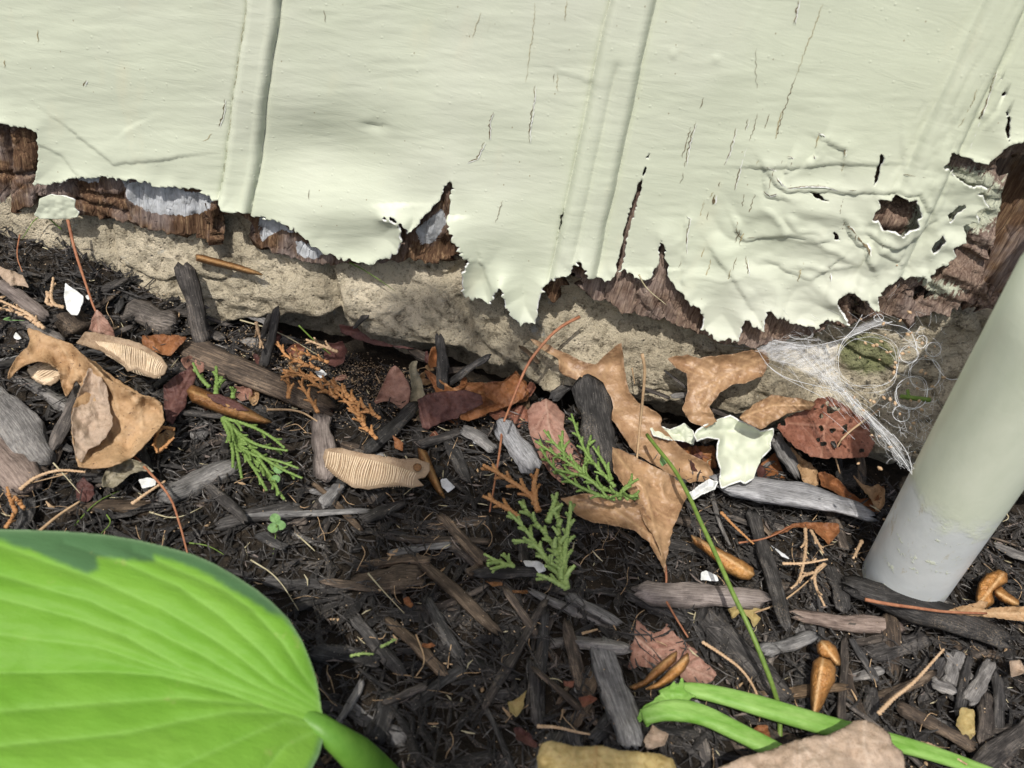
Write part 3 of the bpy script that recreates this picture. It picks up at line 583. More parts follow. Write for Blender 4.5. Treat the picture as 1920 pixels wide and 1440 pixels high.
# ------------------------------------------------------------------ mulch chips
def chip_mesh(L, w, t, seed, taper=0.3, bend=0.0, outline=None):
    rs = np.random.default_rng(seed); n = 16; k = 12; V = []
    ang = np.linspace(0, 2*np.pi, k, endpoint=False) + rs.uniform(-.18, .18, k); gro = rs.uniform(.78, 1.12, k)
    e0 = rs.uniform(0, .14, k)*min(1, .35+w/L*1.4); e1 = rs.uniform(0, .16, k)*min(1, .35+w/L*1.4); ph = rs.uniform(0, 6, 6)
    tp0, tp1 = rs.uniform(0, taper, 2); tw = rs.uniform(-.35, .35)
    for i in range(n):
        s = i/(n-1)
        wid = (1 - tp0*(1-s)**2 - tp1*s**2) * (1 + .09*math.sin(7*s+ph[0]) + .06*math.sin(17*s+ph[1]))
        end = min(1, (min(s, 1-s)*9 + .55)) if w/L < .5 else min(1, min(s, 1-s)*7+.6)
        oy = bend*L*math.sin(math.pi*s) + .05*w*math.sin(9*s+ph[2]); oz = .10*t*math.sin(6*s+ph[3])
        for j in range(k):
            a = ang[j]; ca, sa = math.cos(a), math.sin(a)
            cx = np.sign(ca)*abs(ca)**.6; sx = np.sign(sa)*abs(sa)**.6
            x = (s + (e0[j] if s < .5 else 0)*(1-2*s) - (e1[j] if s > .5 else 0)*(2*s-1) - .5)*L
            g = gro[j]*(1+rs.uniform(-.06, .06)); y = cx*w/2*wid*g*end; z = sx*t/2*wid*g*end
            r_ = tw*(s-.5); V.append((x, y*math.cos(r_)-z*math.sin(r_)+oy, y*math.sin(r_)+z*math.cos(r_)+oz))
    Fc = [[i*k+j, i*k+(j+1) % k, (i+1)*k+(j+1) % k, (i+1)*k+j] for i in range(n-1) for j in range(k)]
    c0 = len(V); m0 = np.mean(V[:k], 0); m0[0] += .04*L*rs.random(); m1 = np.mean(V[(n-1)*k:], 0); m1[0] -= .04*L*rs.random()
    V += [tuple(m0), tuple(m1)]
    Fc += [[(j+1) % k, j, c0] for j in range(k)] + [[(n-1)*k+j, (n-1)*k+(j+1) % k, c0+1] for j in range(k)]
    me = bpy.data.meshes.new('mulch_chip'); me.from_pydata([tuple(map(float, v)) for v in V], [], Fc); me.update(); return me
def place(o, A, B, roll=0):
    A, B = Vector(A), Vector(B); d = B - A; o.location = (A+B)/2
    x = d.normalized(); z = Vector((0, 0, 1)); y = z.cross(x)
    if y.length < .1: y = Vector((0, 1, 0)).cross(x) if abs(x.y) < .9 else Vector((1, 0, 0))
    y.normalize(); z = x.cross(y)
    Rm = Matrix((x, y, z)).transposed().to_4x4() @ Matrix.Rotation(roll, 4, 'X')
    o.rotation_euler = Rm.to_euler()
_cs = [100]
def chip(x1, y1, x2, y2, wpx, mat, label, l1=0.003, l2=0.003, th=0.45, name='mulch_chip', bend=0.0, taper=.35, roll=None, grp='large wood mulch chips'):
    _cs[0] += 1; A = P(x1, y1, l1); B = P(x2, y2, l2); L = float(np.linalg.norm(B-A)); w = px2m(wpx, (A+B)/2)*1.08
    me = chip_mesh(L, w, max(w*th, .0012), _cs[0], taper, bend); o = link(name, me, MT[mat], label=label, cat='mulch chip', group=grp)
    place(o, A, B, random.uniform(-.25, .25) if roll is None else roll); return o
chip(345,485,385,655,36,'dkbrown','dusty black stick leaning upright against the left part of the foundation',.006,.004)
chip(522,572,493,692,20,'black','thin charcoal stick leaning against the foundation above the brown cedar sprigs',.006,.006)
chip(335,650,640,775,52,'dkbrown','long dark bark slab running from the tan maple leaf to the brown cedar frond',.002,.004,.5)
chip(168,690,96,850,26,'dkbrown','narrow dark splinter lying across the left edge of the big tan leaf',.010,.006)
chip(-30,720,95,880,78,'gray','thick grey bark block at the left edge below the samara',.004,.004,.5)
chip(-60,790,70,930,70,'purple','pale grey brown wood block cut by the left edge of the photo',.006,.003,.5)
chip(290,935,450,868,56,'gray','broad grey wood chip right of the small beige curled leaf',.003,.003,.4)
chip(683,852,785,755,28,'black','straight black stick between the striped samara and the grey green curled leaf',.005,.006)
chip(835,722,922,664,25,'black','black stick pointing up right against the foundation above the orange leaf',.006,.005)
chip(825,622,832,745,26,'black','black stick standing upright behind the orange leaf',.006,.006)
chip(1103,702,1142,900,76,'black','large black wedge shaped chip standing against the largest oak leaf',.017,.014,.3,taper=.75)
chip(835,815,880,910,24,'black','black stick right of the round red hole end of the striped samara',.004,.004)
chip(783,835,872,806,22,'black','short black chip just below the dark brown square leaf piece',.005,.005)
chip(938,790,1005,885,44,'silver','rounded pale grey wood knot left of the green cedar sprig',.009,.008,.6,taper=.5)
chip(866,800,932,845,30,'gray','small crumbly grey chip with a light spot below the orange leaf',.008,.007)
chip(1330,905,1648,965,66,'silver','large smooth silver grey wood sliver below the curled green paint flake',.010,.012,.28,taper=.7,bend=.03)
chip(1452,815,1500,900,34,'gray','flat slate grey chip between the green paint flake and the rust coloured leaf',.006,.005)
chip(1570,905,1618,885,46,'black','squat black chip in the shade left of the downpipe',.005,.005)
chip(1408,950,1482,1190,27,'black','long upright charcoal splinter right of the brown weathered block',.005,.012)
chip(1183,1106,1448,1124,48,'purple','brown weathered wood block lying level below the twin oak leaf',.006,.008,.55,taper=.2)
chip(1305,1140,1490,1325,46,'black','broad black diagonal chip beneath the thin green stem',.002,.003,.3)
chip(1572,1088,1905,1205,74,'black','largest charred chip lying against the base of the downpipe',.009,.010,.42,taper=.2,bend=-.02)
chip(1478,1155,1700,1178,32,'purple','narrow grey brown chip tucked under the left of the charred chip',.005,.004)
chip(1425,1226,1537,1190,28,'gray','short slate grey chip left above the amber bud',.006,.005)
chip(1618,1232,1745,1190,46,'black','dark slab partly under the charred chip',.002,.003,.3)
chip(1590,1208,1668,1194,18,'ochre','pale striped splinter right above the amber bud',.004,.004)
chip(1503,1240,1516,1340,32,'black','dark chip standing behind the amber bud',.001,.001)
chip(1584,1190,1576,1362,17,'dkbrown','thin upright splinter immediately right of the amber bud',.005,.006)
chip(1633,1285,1634,1358,32,'black','stubby black chip left of the pale cedar stem',.003,.003)
chip(1593,1195,1648,1282,15,'black','thin leaning splinter above the stubby black chip',.005,.003)
chip(1797,1215,1776,1290,32,'gray','grey chip hanging below the right half of the charred chip',.004,.003)
chip(1818,1225,1795,1350,18,'black','thin dark stick between two grey chips at lower right',.005,.004)
chip(1862,1237,1812,1320,32,'gray','slanting grey chip at lower right below the end of the charred chip',.006,.005)
chip(1850,1290,1845,1400,38,'dkbrown','wide upright dark chip near the lower right corner',.004,.004)
chip(1870,1255,1874,1385,24,'black','narrow upright chip touching the right of the wide dark chip',.005,.003)
chip(1675,1318,1835,1405,30,'dkbrown','diagonal dark chip above the pale leaf at the bottom right',.003,.004)
chip(1745,1278,1795,1298,22,'gray','small light grey chip crossing right of the pale cedar stem',.006,.006)
chip(1815,1450,1940,1350,38,'dkbrown','brown grey stick cutting the lower right corner',.006,.006)
chip(822,962,912,1062,22,'dkbrown','straight brown black stick left of the small green cedar tip',.004,.005)
chip(772,1036,942,1192,27,'ochre','split brown stick with frayed upper end in the middle of the mulch',.005,.006)
chip(655,1096,800,1080,46,'ochre','brown bark chunk left of the frayed brown stick',.003,.003,.5)
chip(795,1115,865,1240,25,'black','dark stick crossing below the brown bark chunk',.004,.003)
chip(883,1077,1024,1072,22,'black','level charcoal stick left of the light green cedar frond base',.006,.006)
chip(1030,1115,905,1332,21,'dkbrown','long brown splinter slanting down left from the green cedar frond',.005,.003)
chip(998,1232,1008,1365,22,'black','upright dark stick above the khaki leaf',.004,.003)
chip(1118,1195,1192,1408,56,'gray','big grey black plank left of the cut green stalks',.004,.006,.4,taper=.15)
chip(1060,1115,1168,1172,28,'gray','fuzzy grey chip directly below the green cedar frond',.003,.003)
chip(715,1320,802,1284,14,'dkbrown','small level splinter above the hosta stalk',.005,.005)
chip(700,1395,738,1298,38,'black','broad dark chip beside the hosta stalk',.002,.003)
chip(722,1155,842,1270,22,'ochre','rusty ochre splinter in the middle of the mulch left of centre',.004,.003)
chip(658,1155,760,1272,25,'black','black splinter running from the hosta margin to the middle of the mulch',.004,.003)
chip(738,1010,925,1016,18,'dkbrown','long thin horizontal splinter below the clover',.003,.003)
chip(440,966,700,958,14,'gray','long straight grey splinter above the three lobed clover',.005,.004)
chip(-10,525,92,600,28,'purple','grey brown stick slanting in the upper left corner of the mulch',.008,.006)
chip(190,548,242,520,24,'black','small charred chip on the sandy stone at left',.003,.003)
chip(225,575,335,610,62,'ochre','crumbling red brown rotten log piece against the left foundation',.004,.004,.5)
chip(120,590,160,625,60,'dkbrown','dark rotten clod under the white paint chip',.003,.003,.5)
chip(1045,990,1290,970,30,'black','dark chip beneath the tip of the twin oak leaf',.000,.000)
chip(1720,1010,1760,1065,22,'gray','grey stick behind the base of the downpipe',.003,.003)
chip(1860,1020,1960,1062,24,'gray','grey stick right of the downpipe base',.004,.004)
chip(600,770,612,905,38,'purple','tan brown upright chip behind the striped samara',.007,.008,.4,taper=.6)
chip(40,1000,60,930,30,'black','black chip above the hosta leaf at the far left',.003,.003)
chip(250,740,300,770,30,'black','black chip tucked behind the big tan leaf',.000,.000)
chip(480,1000,540,1030,20,'black','short black chip beside the clover stem',.004,.004)
chip(90,880,175,700,18,'dkbrown','dark stick under the left flap of the big tan leaf',.003,.003)
chip(1195,882,1290,910,20,'black','black twig on the upper part of the twin oak leaf',.012,.010)
chip(640,905,602,950,28,'gray','grey splinter emerging below the striped samara',.004,.004)
chip(1555,1055,1590,1150,30,'black','black chip on the left of the charred chip end',.004,.006)

# small loose chips: individuals sharing one label
protos = [(chip_mesh(L, w, w*random.uniform(.25, .55), 900+i, .5, random.uniform(-.04, .04)), L) for i, (L, w) in
          enumerate([(random.uniform(.013, .046), random.uniform(.0016, .0072)) for _ in range(22)])]
SM_LABEL = 'small blackened splinter of wood mulch lying loose in the mulch bed'
cnt = 0; first = {}
while cnt < 232:
    qx = random.uniform(-40, 1960); qy = random.uniform(560, 1480); x, y, z = P(qx, qy)
    contact = float(proj(np.array([x, FOUND_Y, G(x, 0)]))[1])
    if y > -.012: continue
    if qx < 600 and qy > 1010 + max(0, (qx-300))*.6 and random.random() < .93: continue
    if y > -.09 and qx > 950 and random.random() < .45: continue
    i = random.randrange(22); me, L = protos[i]
    key = (i, random.choice(['black', 'black', 'dkbrown', 'dkbrown', 'gray', 'black', 'ochre'] ))
    if key not in first:
        m2 = me.copy(); m2.materials.clear(); o = link('mulch_splinter', m2, MT[key[1]], label=SM_LABEL, cat='mulch chip', group='small loose mulch splinters'); first[key] = o
    else:
        o = first[key].copy(); COL.objects.link(o)
    o.location = (x, y, z + random.uniform(-.001, .0035)); o.rotation_euler = (random.uniform(-.6, .6), random.gauss(0, .14), random.uniform(0, 6.28))
    cnt += 1

# fine litter: one mass of shreds, and sand grains
def shreds(n, xr, yr, lr, wr, name, mat, tilt=.25, zj=.003, seed=5, boxy=False, clump=None, lab=None):
    rs = np.random.default_rng(seed); x = rs.uniform(*xr, n); y = rs.uniform(*yr, n)
    if clump is not None: k = clump(x, y) > rs.random(n); x, y = x[k], y[k]; n = len(x)
    L = rs.uniform(*lr, n)*rs.uniform(.4, 1, n); w = rs.uniform(*wr, n); a = rs.uniform(0, 2*np.pi, n); e = rs.normal(0, tilt, n)
    z = G(x, y) + rs.uniform(-.001, zj, n)
    d = np.stack([np.cos(a)*np.cos(e), np.sin(a)*np.cos(e), np.sin(e)], 1); s = np.stack([-np.sin(a), np.cos(a), np.zeros(n)], 1); u = np.cross(d, s)
    c = np.stack([x, y, z], 1); V = []
    bow = rs.normal(0, .08, n)*L
    for t, sc_ in ((-.5, .35), (0, 1), (.5, .3)):
        for (p, q) in ((-1, -.5), (1, -.35), (0.1, .6)):
            V.append(c + d*(L*t)[:, None] + s*(w*.5*p*sc_ + (bow if t == 0 else 0))[:, None] + u*(w*.6*q*sc_)[:, None])
    V = np.stack(V, 1).reshape(-1, 3); F0 = np.array([[0,1,4,3],[1,2,5,4],[2,0,3,5],[3,4,7,6],[4,5,8,7],[5,3,6,8]])
    Fc = (F0[None] + (np.arange(n)*9)[:, None, None]).reshape(-1, 4).tolist()
    return mk(name, V, Fc, MT[mat], sm=False, kind='stuff', label=lab)
nr = dict(xr=(-.34, .34), yr=(-.30, -.006))
shreds(4500, lr=(.010, .028), wr=(.0003, .0010), name='mulch_litter', mat='black', zj=.006, seed=21, tilt=.18, lab='long thin black bark fibres matted over the mulch', **nr)
shreds(20000, lr=(.003, .012), wr=(.0003, .0010), name='mulch_litter', mat='litter', zj=.0045, lab='fine black mulch shreds covering the soil', **nr)
shreds(7000, lr=(.008, .022), wr=(.0010, .0035), name='mulch_litter', mat='black', zj=.003, seed=6, lab='black mulch crumbs between the chips', **nr)
shreds(9000, xr=(-.9, .9), yr=(-.9, -.006), lr=(.012, .035), wr=(.003, .007), name='mulch_litter', mat='black', zj=.003, seed=8,
       clump=lambda x, y: ((np.abs(x) > .33) | (y < -.29)).astype(float), lab='black mulch around the visible bed')
shreds(1500, lr=(.003, .011), wr=(.0003, .0006), name='mulch_litter', mat='gray', zj=.006, seed=17, lab='pale grey frayed wood fibres on the mulch', **nr)
shreds(1100, lr=(.003, .010), wr=(.0004, .0012), name='mulch_litter', mat='purple', zj=.0055, seed=18, lab='brown wood crumbs on the mulch', **nr)
shreds(500, lr=(.003, .010), wr=(.0003, .0008), name='straw_shreds', mat='straw', zj=.006, seed=9, lab='thin straw coloured fibres scattered on the mulch', **nr)
shreds(420, lr=(.002, .006), wr=(.0006, .0016), name='leaf_crumbs', mat='twigtan', zj=.006, seed=10, lab='tan leaf crumbs scattered on the mulch', **nr)
shreds(2600, lr=(.0004, .0010), wr=(.0004, .0007), name='sand_grains', mat='sand', zj=.0075, seed=12, lab='pale sand grains sprinkled on the mulch', **nr)
def near(x, y):
    return np.exp(-((x+.075)/.05)**2-((y+.022)/.022)**2)
shreds(16000, xr=(-.22, .06), yr=(-.06, -.004), lr=(.0005, .0014), wr=(.0003, .0006), name='rotten_wood_dust', mat='sand', zj=.006, seed=13, clump=near, lab='sandy brown wood dust heaped below the foundation at left')

# ------------------------------------------------------------------ leaves
c4 = lambda p: [(x/3, 480+y/3) for x, y in p]
c5 = lambda p: [(640+x/3, 480+y/3) for x, y in p]
c6 = lambda p: [(1280+x/3, 480+y/3) for x, y in p]
c8 = lambda p: [(1280+x/3, 960+y/3) for x, y in p]
c7 = lambda p: [(640+x/3, 960+y/3) for x, y in p]
def centre(poly): p = np.mean(np.array(poly, float), 0); return P(p[0], p[1])
def stem(pts, rpx, mat, name='stem', parent=None, taper=.6, n=24, **kw):
    q = resample([tuple(P(a, b, l)) for a, b, l in pts], n); r = px2m(rpx, q[len(q)//2])
    m = MB(); m.tube(q, r*np.linspace(1, taper, n), 7, .12); return m.build(name, MT[mat], parent, **kw)

# big tan maple leaf: blade, folded flap
r_ = empty('dead_leaf', centre([(235,760)]), label='big tan spotted dead leaf folded over itself at the left of the mulch', cat='dead leaf', group='dead leaves')
sheet('blade', c4([(150,400),(235,430),(330,470),(400,490),(470,560),(560,650),(620,700),(700,740),(800,790),(870,800),(912,835),(925,920),(905,960),(870,1000),(800,1080),(750,1130),(680,1165),(600,1192),(520,1196),(440,1190),
 (425,1120),(408,1040),(400,900),(420,820),(460,740),(430,700),(400,760),(375,800),(350,740),(330,640),(280,600),(210,595),(150,610),(100,640),(60,690),(38,712),(50,650),(80,590),(120,540),(160,510),(165,470)]),
 MT['tan'], r_, lift=.016, n=(.08,-.25,1), curl=.006, curlw=22, nz=.007, th=.0004, seed=3,
 veins=[c4([(420,1150),(560,1100),(700,1000),(640,760),(520,600)]), c4([(750,1130),(800,980),(790,860),(730,760)]), c4([(640,1000),(560,900),(520,760)]), c4([(330,480),(420,620),(440,700)])])
sheet('folded_flap', c4([(500,620),(560,660),(600,740),(612,830),(630,900),(636,950),(600,1010),(560,1060),(500,1090),(455,1170),(425,1120),(405,1030),(402,900),(430,800),(465,720)]),
 MT['pale'], r_, lift=.021, n=(.3,-.35,1), curl=.002, nz=.003, th=.0003, seed=4, label='paler mottled flap folded forward')
sheet('folded_flap', c4([(470,560),(540,600),(600,650),(700,720),(800,780),(880,800),(820,828),(770,828),(700,770),(620,700),(560,690),(500,640)]), MT['tan'], r_, lift=.023, n=(0,-.5,1), nz=.001, th=.0003, seed=6)
r_ = empty('dead_leaf', centre([(190,610)]), label='pinkish upright leaf with a long reddish stalk above the fan shaped samara', cat='dead leaf', group='dead leaves')
sheet('blade', c4([(497,420),(515,350),(545,300),(590,340),(630,410),(655,460),(600,450),(540,440)]), MT['pink'], r_, lift=.012, n=(0,-1,.4), nz=.001, veins=[c4([(545,300),(560,440)])])
stem([(127,412,.012),(140,470,.012),(160,530,.014),(175,575,.014),(183,590,.013)], 3.2, 'twig', parent=r_)
r_ = empty('dead_leaf', centre([(332,740)]), label='dark purple brown narrow leaf beside the big tan leaf', cat='dead leaf', group='dead leaves')
sheet('blade', c4([(920,730),(960,690),(1040,640),(1075,612),(1098,640),(1100,690),(1060,760),(1040,850),(1000,900),(970,950),(935,925),(925,850)]), MT['dkpink'], r_, lift=.013, n=(.4,-.5,1), nz=.0015, veins=[c4([(930,900),(1080,640)])])
sheet('dead_leaf', c4([(800,450),(900,440),(1060,455),(1020,500),(960,560),(860,540),(800,500)]), MT['orange'], lift=.006, n=(0,-.5,1), nz=.002, label='small reddish brown leaf piece right of the fan shaped samara', cat='dead leaf', group='dead leaves')
sheet('dead_leaf', c4([(572,1300),(580,1240),(610,1190),(660,1150),(740,1142),(810,1165),(870,1215),(800,1212),(730,1225),(690,1270),(640,1305)]), MT['graygreen'], lift=.010, n=(0,-.3,1), curl=.004, nz=.002, label='small curled beige green leaf below the big tan leaf', cat='dead leaf', group='dead leaves', veins=[c4([(580,1290),(680,1190),(860,1210)])])
sheet('dead_leaf', c4([(430,1280),(470,1240),(530,1300),(530,1340),(490,1385),(430,1370)]), MT['dkpink'], lift=.007, n=(.2,-.4,1), nz=.001, label='small round purple leaf bit left below the big tan leaf', cat='dead leaf', group='dead leaves')
sheet('dead_leaf', c4([(0,60),(60,80),(130,110),(165,180),(110,165),(60,170),(0,110),(-60,90)]), MT['pale'], lift=.010, n=(0,-.4,1), nz=.002, label='pale dry leaf tip at the left edge above the mulch', cat='dead leaf', group='dead leaves')
# orange leaf with the dark square piece
r_ = empty('dead_leaf', centre([(880,740)]), label='orange brown curled leaf in the centre under a long thin stalk', cat='dead leaf', group='dead leaves')
sheet('blade', c5([(465,640),(500,650),(560,700),(625,742),(700,715),(780,712),(850,712),(910,705),(950,675),(985,642),(1040,710),(1057,780),(1040,815),(980,825),(930,860),(860,885),(800,905),(740,925),(690,900),(660,950),(610,935),(560,880),(530,760),(500,700)]),
 MT['orange'], r_, lift=.013, n=(.1,-.9,1), curl=.003, nz=.003, seed=21, veins=[c5([(540,700),(700,780),(900,760),(1030,760)])])
sheet('folded_flap', c5([(665,900),(700,868),(800,860),(870,830),(820,800),(800,760),(790,715),(850,715),(900,720),(980,660),(1030,720),(1045,790),(960,840),(870,870),(790,900),(720,930),(670,925)]), MT['orange'], r_, lift=.020, n=(.15,-.6,1), curl=.002, nz=.003, seed=23)
sheet('dead_leaf', c5([(428,812),(480,778),(560,760),(690,752),(790,780),(800,830),(730,865),(670,890),(660,910),(560,935),(490,975),(455,965),(440,900)]), MT['dkpink'], lift=.018, n=(0,-.6,1), nz=.0012, seed=24, label='dark chocolate brown square leaf piece left of the orange leaf', cat='dead leaf', group='dead leaves', veins=[c5([(440,850),(470,960)]), c5([(465,830),(495,950)])])
sheet('dead_leaf', c5([(378,612),(400,590),(432,585),(425,640),(452,700),(470,780),(455,850),(432,900),(400,880),(388,800),(395,720)]), MT['graygreen'], lift=.016, n=(.4,-.8,1), curl=.003, nz=.002, seed=25, label='grey green twisted leaf standing beside the dark square leaf piece', cat='dead leaf', group='dead leaves')
sheet('dead_leaf', c5([(170,840),(215,770),(240,710),(270,640),(300,610),(340,650),(375,710),(390,760),(372,860),(330,865),(300,825),(260,815),(220,822)]), MT['pink'], lift=.010, n=(0,-.8,1), curl=.002, nz=.003, seed=26, label='crumpled pinkish leaf left of the grey green twisted leaf', cat='dead leaf', group='dead leaves')
sheet('dead_leaf', c5([(-10,385),(80,400),(170,470),(300,500),(450,525),(330,520),(180,500),(60,460),(0,430)]), MT['dkpink'], lift=.004, n=(0,-.8,1), nz=.001, label='narrow red brown leaf strip tucked under the foundation', cat='dead leaf', group='dead leaves')
sheet('dead_leaf', c5([(1045,870),(1080,830),(1120,820),(1150,800),(1200,825),(1255,890),(1250,960),(1290,1050),(1380,1150),(1430,1190),(1330,1240),(1250,1290),(1180,1230),(1120,1140),(1060,1000)]), MT['pink'], lift=.007, n=(0,-.5,1), nz=.003, seed=28, label='pink brown leaf behind the green cedar sprig in the centre', cat='dead leaf', group='dead leaves', veins=[c5([(1150,810),(1170,980),(1300,1230)])])
sheet('dead_leaf', c5([(930,870),(1000,840),(1050,850),(1060,930),(1000,960),(950,950),(925,905)]), MT['rust'], lift=.006, n=(0,-.5,1), nz=.002, label='small reddish leaf left of the pink brown leaf', cat='dead leaf', group='dead leaves')
# big oak leaf against the foundation
r_ = empty('oak_leaf', centre([(1180,740)]), label='largest brown oak leaf leaning against the foundation behind the black chip', cat='dead leaf', group='dead leaves')
sheet('blade', [(987,632),(1030,648),(1070,668),(1098,680),(1118,683),(1130,670),(1148,655),(1165,642),(1168,668),(1172,700),(1180,735),(1198,755),(1230,772),(1243,785),(1238,797),(1262,825),(1290,850),(1330,870),(1345,900),(1290,905),(1240,880),(1190,850),(1158,800),(1120,760),(1090,715),(1050,700),(1045,672),(1015,655)],
 MT['oak'], r_, lift=.010, n=(0,-.9,.6), curl=.004, curlw=14, nz=.003, seed=31, veins=[[(987,632,2.2),(1080,700),(1160,770),(1240,850),(1330,890)], [(1120,735),(1150,665)], [(1180,790),(1235,790)], [(1140,752),(1090,720)]])
r_ = empty('oak_leaf', centre([(1210,940)]), label='twin pointed smooth brown oak leaf right of the green cedar frond', cat='dead leaf', group='dead leaves')
sheet('blade', [(1148,838),(1170,845),(1195,858),(1225,873),(1262,893),(1285,912),(1288,930),(1275,960),(1262,990),(1253,1030),(1246,1075),(1240,1040),(1228,1010),(1205,975),(1195,945),(1165,905),(1150,880)], MT['oak'], r_, lift=.015, n=(.2,-.2,1), curl=.003, curlw=14, nz=.003, seed=33, veins=[[(1150,845,2),(1210,920),(1247,1070)]])
sheet('blade', [(1052,935),(1075,928),(1105,925),(1140,927),(1175,932),(1205,948),(1228,985),(1243,1025),(1250,1075),(1235,1050),(1215,1015),(1190,995),(1150,985),(1110,978),(1080,965)], MT['oak'], r_, lift=.012, n=(-.2,-.4,1), curl=.003, nz=.003, seed=34, veins=[[(1060,940,2),(1150,955),(1215,1000),(1248,1060)]])
stem([(1247,1060,.008),(1250,1085,.007),(1248,1100,.005)], 3, 'twig', parent=r_)
r_ = empty('oak_leaf', centre([(1335,710)]), label='orange tan lobed leaf lying on the foundation left of the spider web', cat='dead leaf', group='dead leaves')
sheet('blade', [(1250,672),(1268,668),(1290,666),(1312,672),(1335,668),(1370,665),(1410,656),(1437,655),(1442,680),(1430,705),(1400,718),(1370,722),(1352,735),(1330,762),(1345,790),(1325,802),(1295,792),(1278,768),(1290,735),(1288,700),(1268,690)], MT['oak'], r_, lift=.006, n=(0,-.8,.8), curl=.003, curlw=14, nz=.002, seed=35, veins=[[(1435,670,1.8),(1380,695),(1300,740)], [(1290,680),(1340,708)], [(1310,770),(1345,725)]])
r_ = empty('oak_leaf', centre([(1450,770)]), label='curved bronze leaf arching above the green paint flake', cat='dead leaf', group='dead leaves')
sheet('blade', [(1383,784),(1405,765),(1430,748),(1448,740),(1475,745),(1505,748),(1530,755),(1520,768),(1488,772),(1465,782),(1445,795),(1426,805),(1405,795)], MT['oak'], r_, lift=.014, n=(0,-.5,1), curl=-.002, nz=.002, seed=36, veins=[[(1385,784,1.8),(1450,760),(1525,760)]])
HOLEY = c6([(528,960),(560,920),(620,890),(700,860),(760,800),(820,790),(900,830),(1000,900),(1060,930),(1100,1000),(1070,1080),(1040,1132),(950,1135),(800,1142),(720,1128),(640,1080),(580,1030)])
sheet('dead_leaf', HOLEY, MT['rust'], holes=.42, lift=.006, n=(.1,-.5,1), curl=.0015, nz=.003, seed=37, label='rusty red brown leaf riddled with dark holes left of the spider web foot', cat='dead leaf', group='dead leaves', veins=[c6([(600,940),(800,960),(1080,1000)]), c6([(780,1130),(800,960),(850,830)])])
sheet('dead_leaf', c6([(755,1215),(800,1215),(880,1260),(930,1320),(1000,1370),(1050,1360),(1080,1380),(1130,1290),(1138,1370),(1100,1445),(1040,1450),(960,1400),(860,1330),(780,1290)]), MT['orange'], lift=.006, n=(.1,-.4,1), curl=.003, nz=.002, seed=38, label='glossy orange leaf edge between the silver sliver and the downpipe', cat='dead leaf', group='dead leaves')
sheet('dead_leaf', c6([(960,1235),(1010,1280),(1060,1300),(1100,1280),(1140,1310),(1136,1400),(1090,1440),(1060,1370),(1010,1310)]), MT['tan'], lift=.012, n=(.3,-.6,1), curl=.003, nz=.002, seed=39, label='hooked tan leaf tip touching the left of the downpipe', cat='dead leaf', group='dead leaves')
sheet('dead_leaf', c6([(610,1075),(650,1120),(720,1165),(760,1210),(768,1300),(730,1310),(680,1270),(650,1200)]), MT['tan'], lift=.010, n=(.3,-.6,1), curl=.002, nz=.002, seed=40, label='dry brown strip leaf hanging above the right end of the silver sliver', cat='dead leaf', group='dead leaves')
sheet('dead_leaf', c6([(440,1170),(520,1100),(560,1200),(580,1250),(440,1235)]), MT['orange'], lift=.004, n=(0,-.4,1), label='dark red leaf scrap right of the green paint flake', cat='dead leaf', group='dead leaves')
sheet('dead_leaf', c6([(0,1080),(180,1060),(190,1180),(100,1240),(-60,1200),(-80,1120)]), MT['orange'], lift=.006, n=(.1,-.4,1), nz=.003, seed=43, label='brown leaf half hidden under the green paint flake', cat='dead leaf', group='dead leaves', veins=[c6([(-60,1150),(160,1100)])])
sheet('dead_leaf', c8([(480,135),(560,95),(630,62),(740,58),(880,66),(885,105),(850,150),(820,190),(790,150),(730,95),(640,85),(560,120)]), MT['orange'], lift=.006, n=(0,-.3,1), curl=.002, nz=.002, seed=44, label='curved orange leaf edge below the silver sliver', cat='dead leaf', group='dead leaves')
sheet('dead_leaf', c7([(1620,880),(1640,700),(1660,610),(1760,690),(1830,640),(1900,700),(2060,850),(2110,920),(2080,960),(1950,960),(1880,900),(1720,870)]), MT['pink'], lift=.003, n=(0,-.2,1), curl=.001, nz=.003, jag=4, seed=45, label='ragged brown pink leaf right of the big grey plank', cat='dead leaf', group='dead leaves', veins=[c7([(1650,700),(1800,820),(2080,930)])])
r_ = empty('dead_leaf', centre([(1830,1140)]), label='long narrow tan leaf with orange stalk lying across the charred chip', cat='dead leaf', group='dead leaves')
sheet('blade', c8([(1480,560),(1540,535),(1600,525),(1680,500),(1720,505),(1700,545),(1800,532),(1960,530),(2100,540),(2100,610),(1920,612),(1700,590),(1560,580)]), MT['tan'], r_, lift=.018, n=(0,-.3,1), nz=.001, seed=46, veins=[c8([(1490,565),(1700,570),(2000,570)])])
stem([(1622,1124,.019),(1660,1132,.019),(1720,1140,.018),(1775,1148,.017),(1850,1150,.016)], 3.6, 'twig', parent=r_)
r_ = empty('dead_leaf', centre([(1560,1420)]), label='large pale beige dead leaf at the bottom lying over the green stalks', cat='dead leaf', group='dead leaves')
sheet('blade', [(1330,1470),(1345,1440),(1390,1420),(1450,1405),(1490,1388),(1520,1380),(1550,1378),(1580,1366),(1600,1352),(1622,1350),(1650,1362),(1668,1376),(1672,1392),(1690,1408),(1698,1430),(1690,1480),(1600,1540),(1400,1530)], MT['pale'], r_, lift=.030, n=(0,-.15,1), curl=-.002, nz=.003, seed=47, veins=[[(1480,1480,2.4),(1530,1420),(1560,1385)], [(1640,1470,2.4),(1620,1400),(1622,1352)], [(1560,1470),(1500,1392)]])
r_ = empty('dead_leaf', centre([(1140,1425)]), label='khaki yellow leaf rising from the bottom edge left of the pale beige leaf', cat='dead leaf', group='dead leaves')
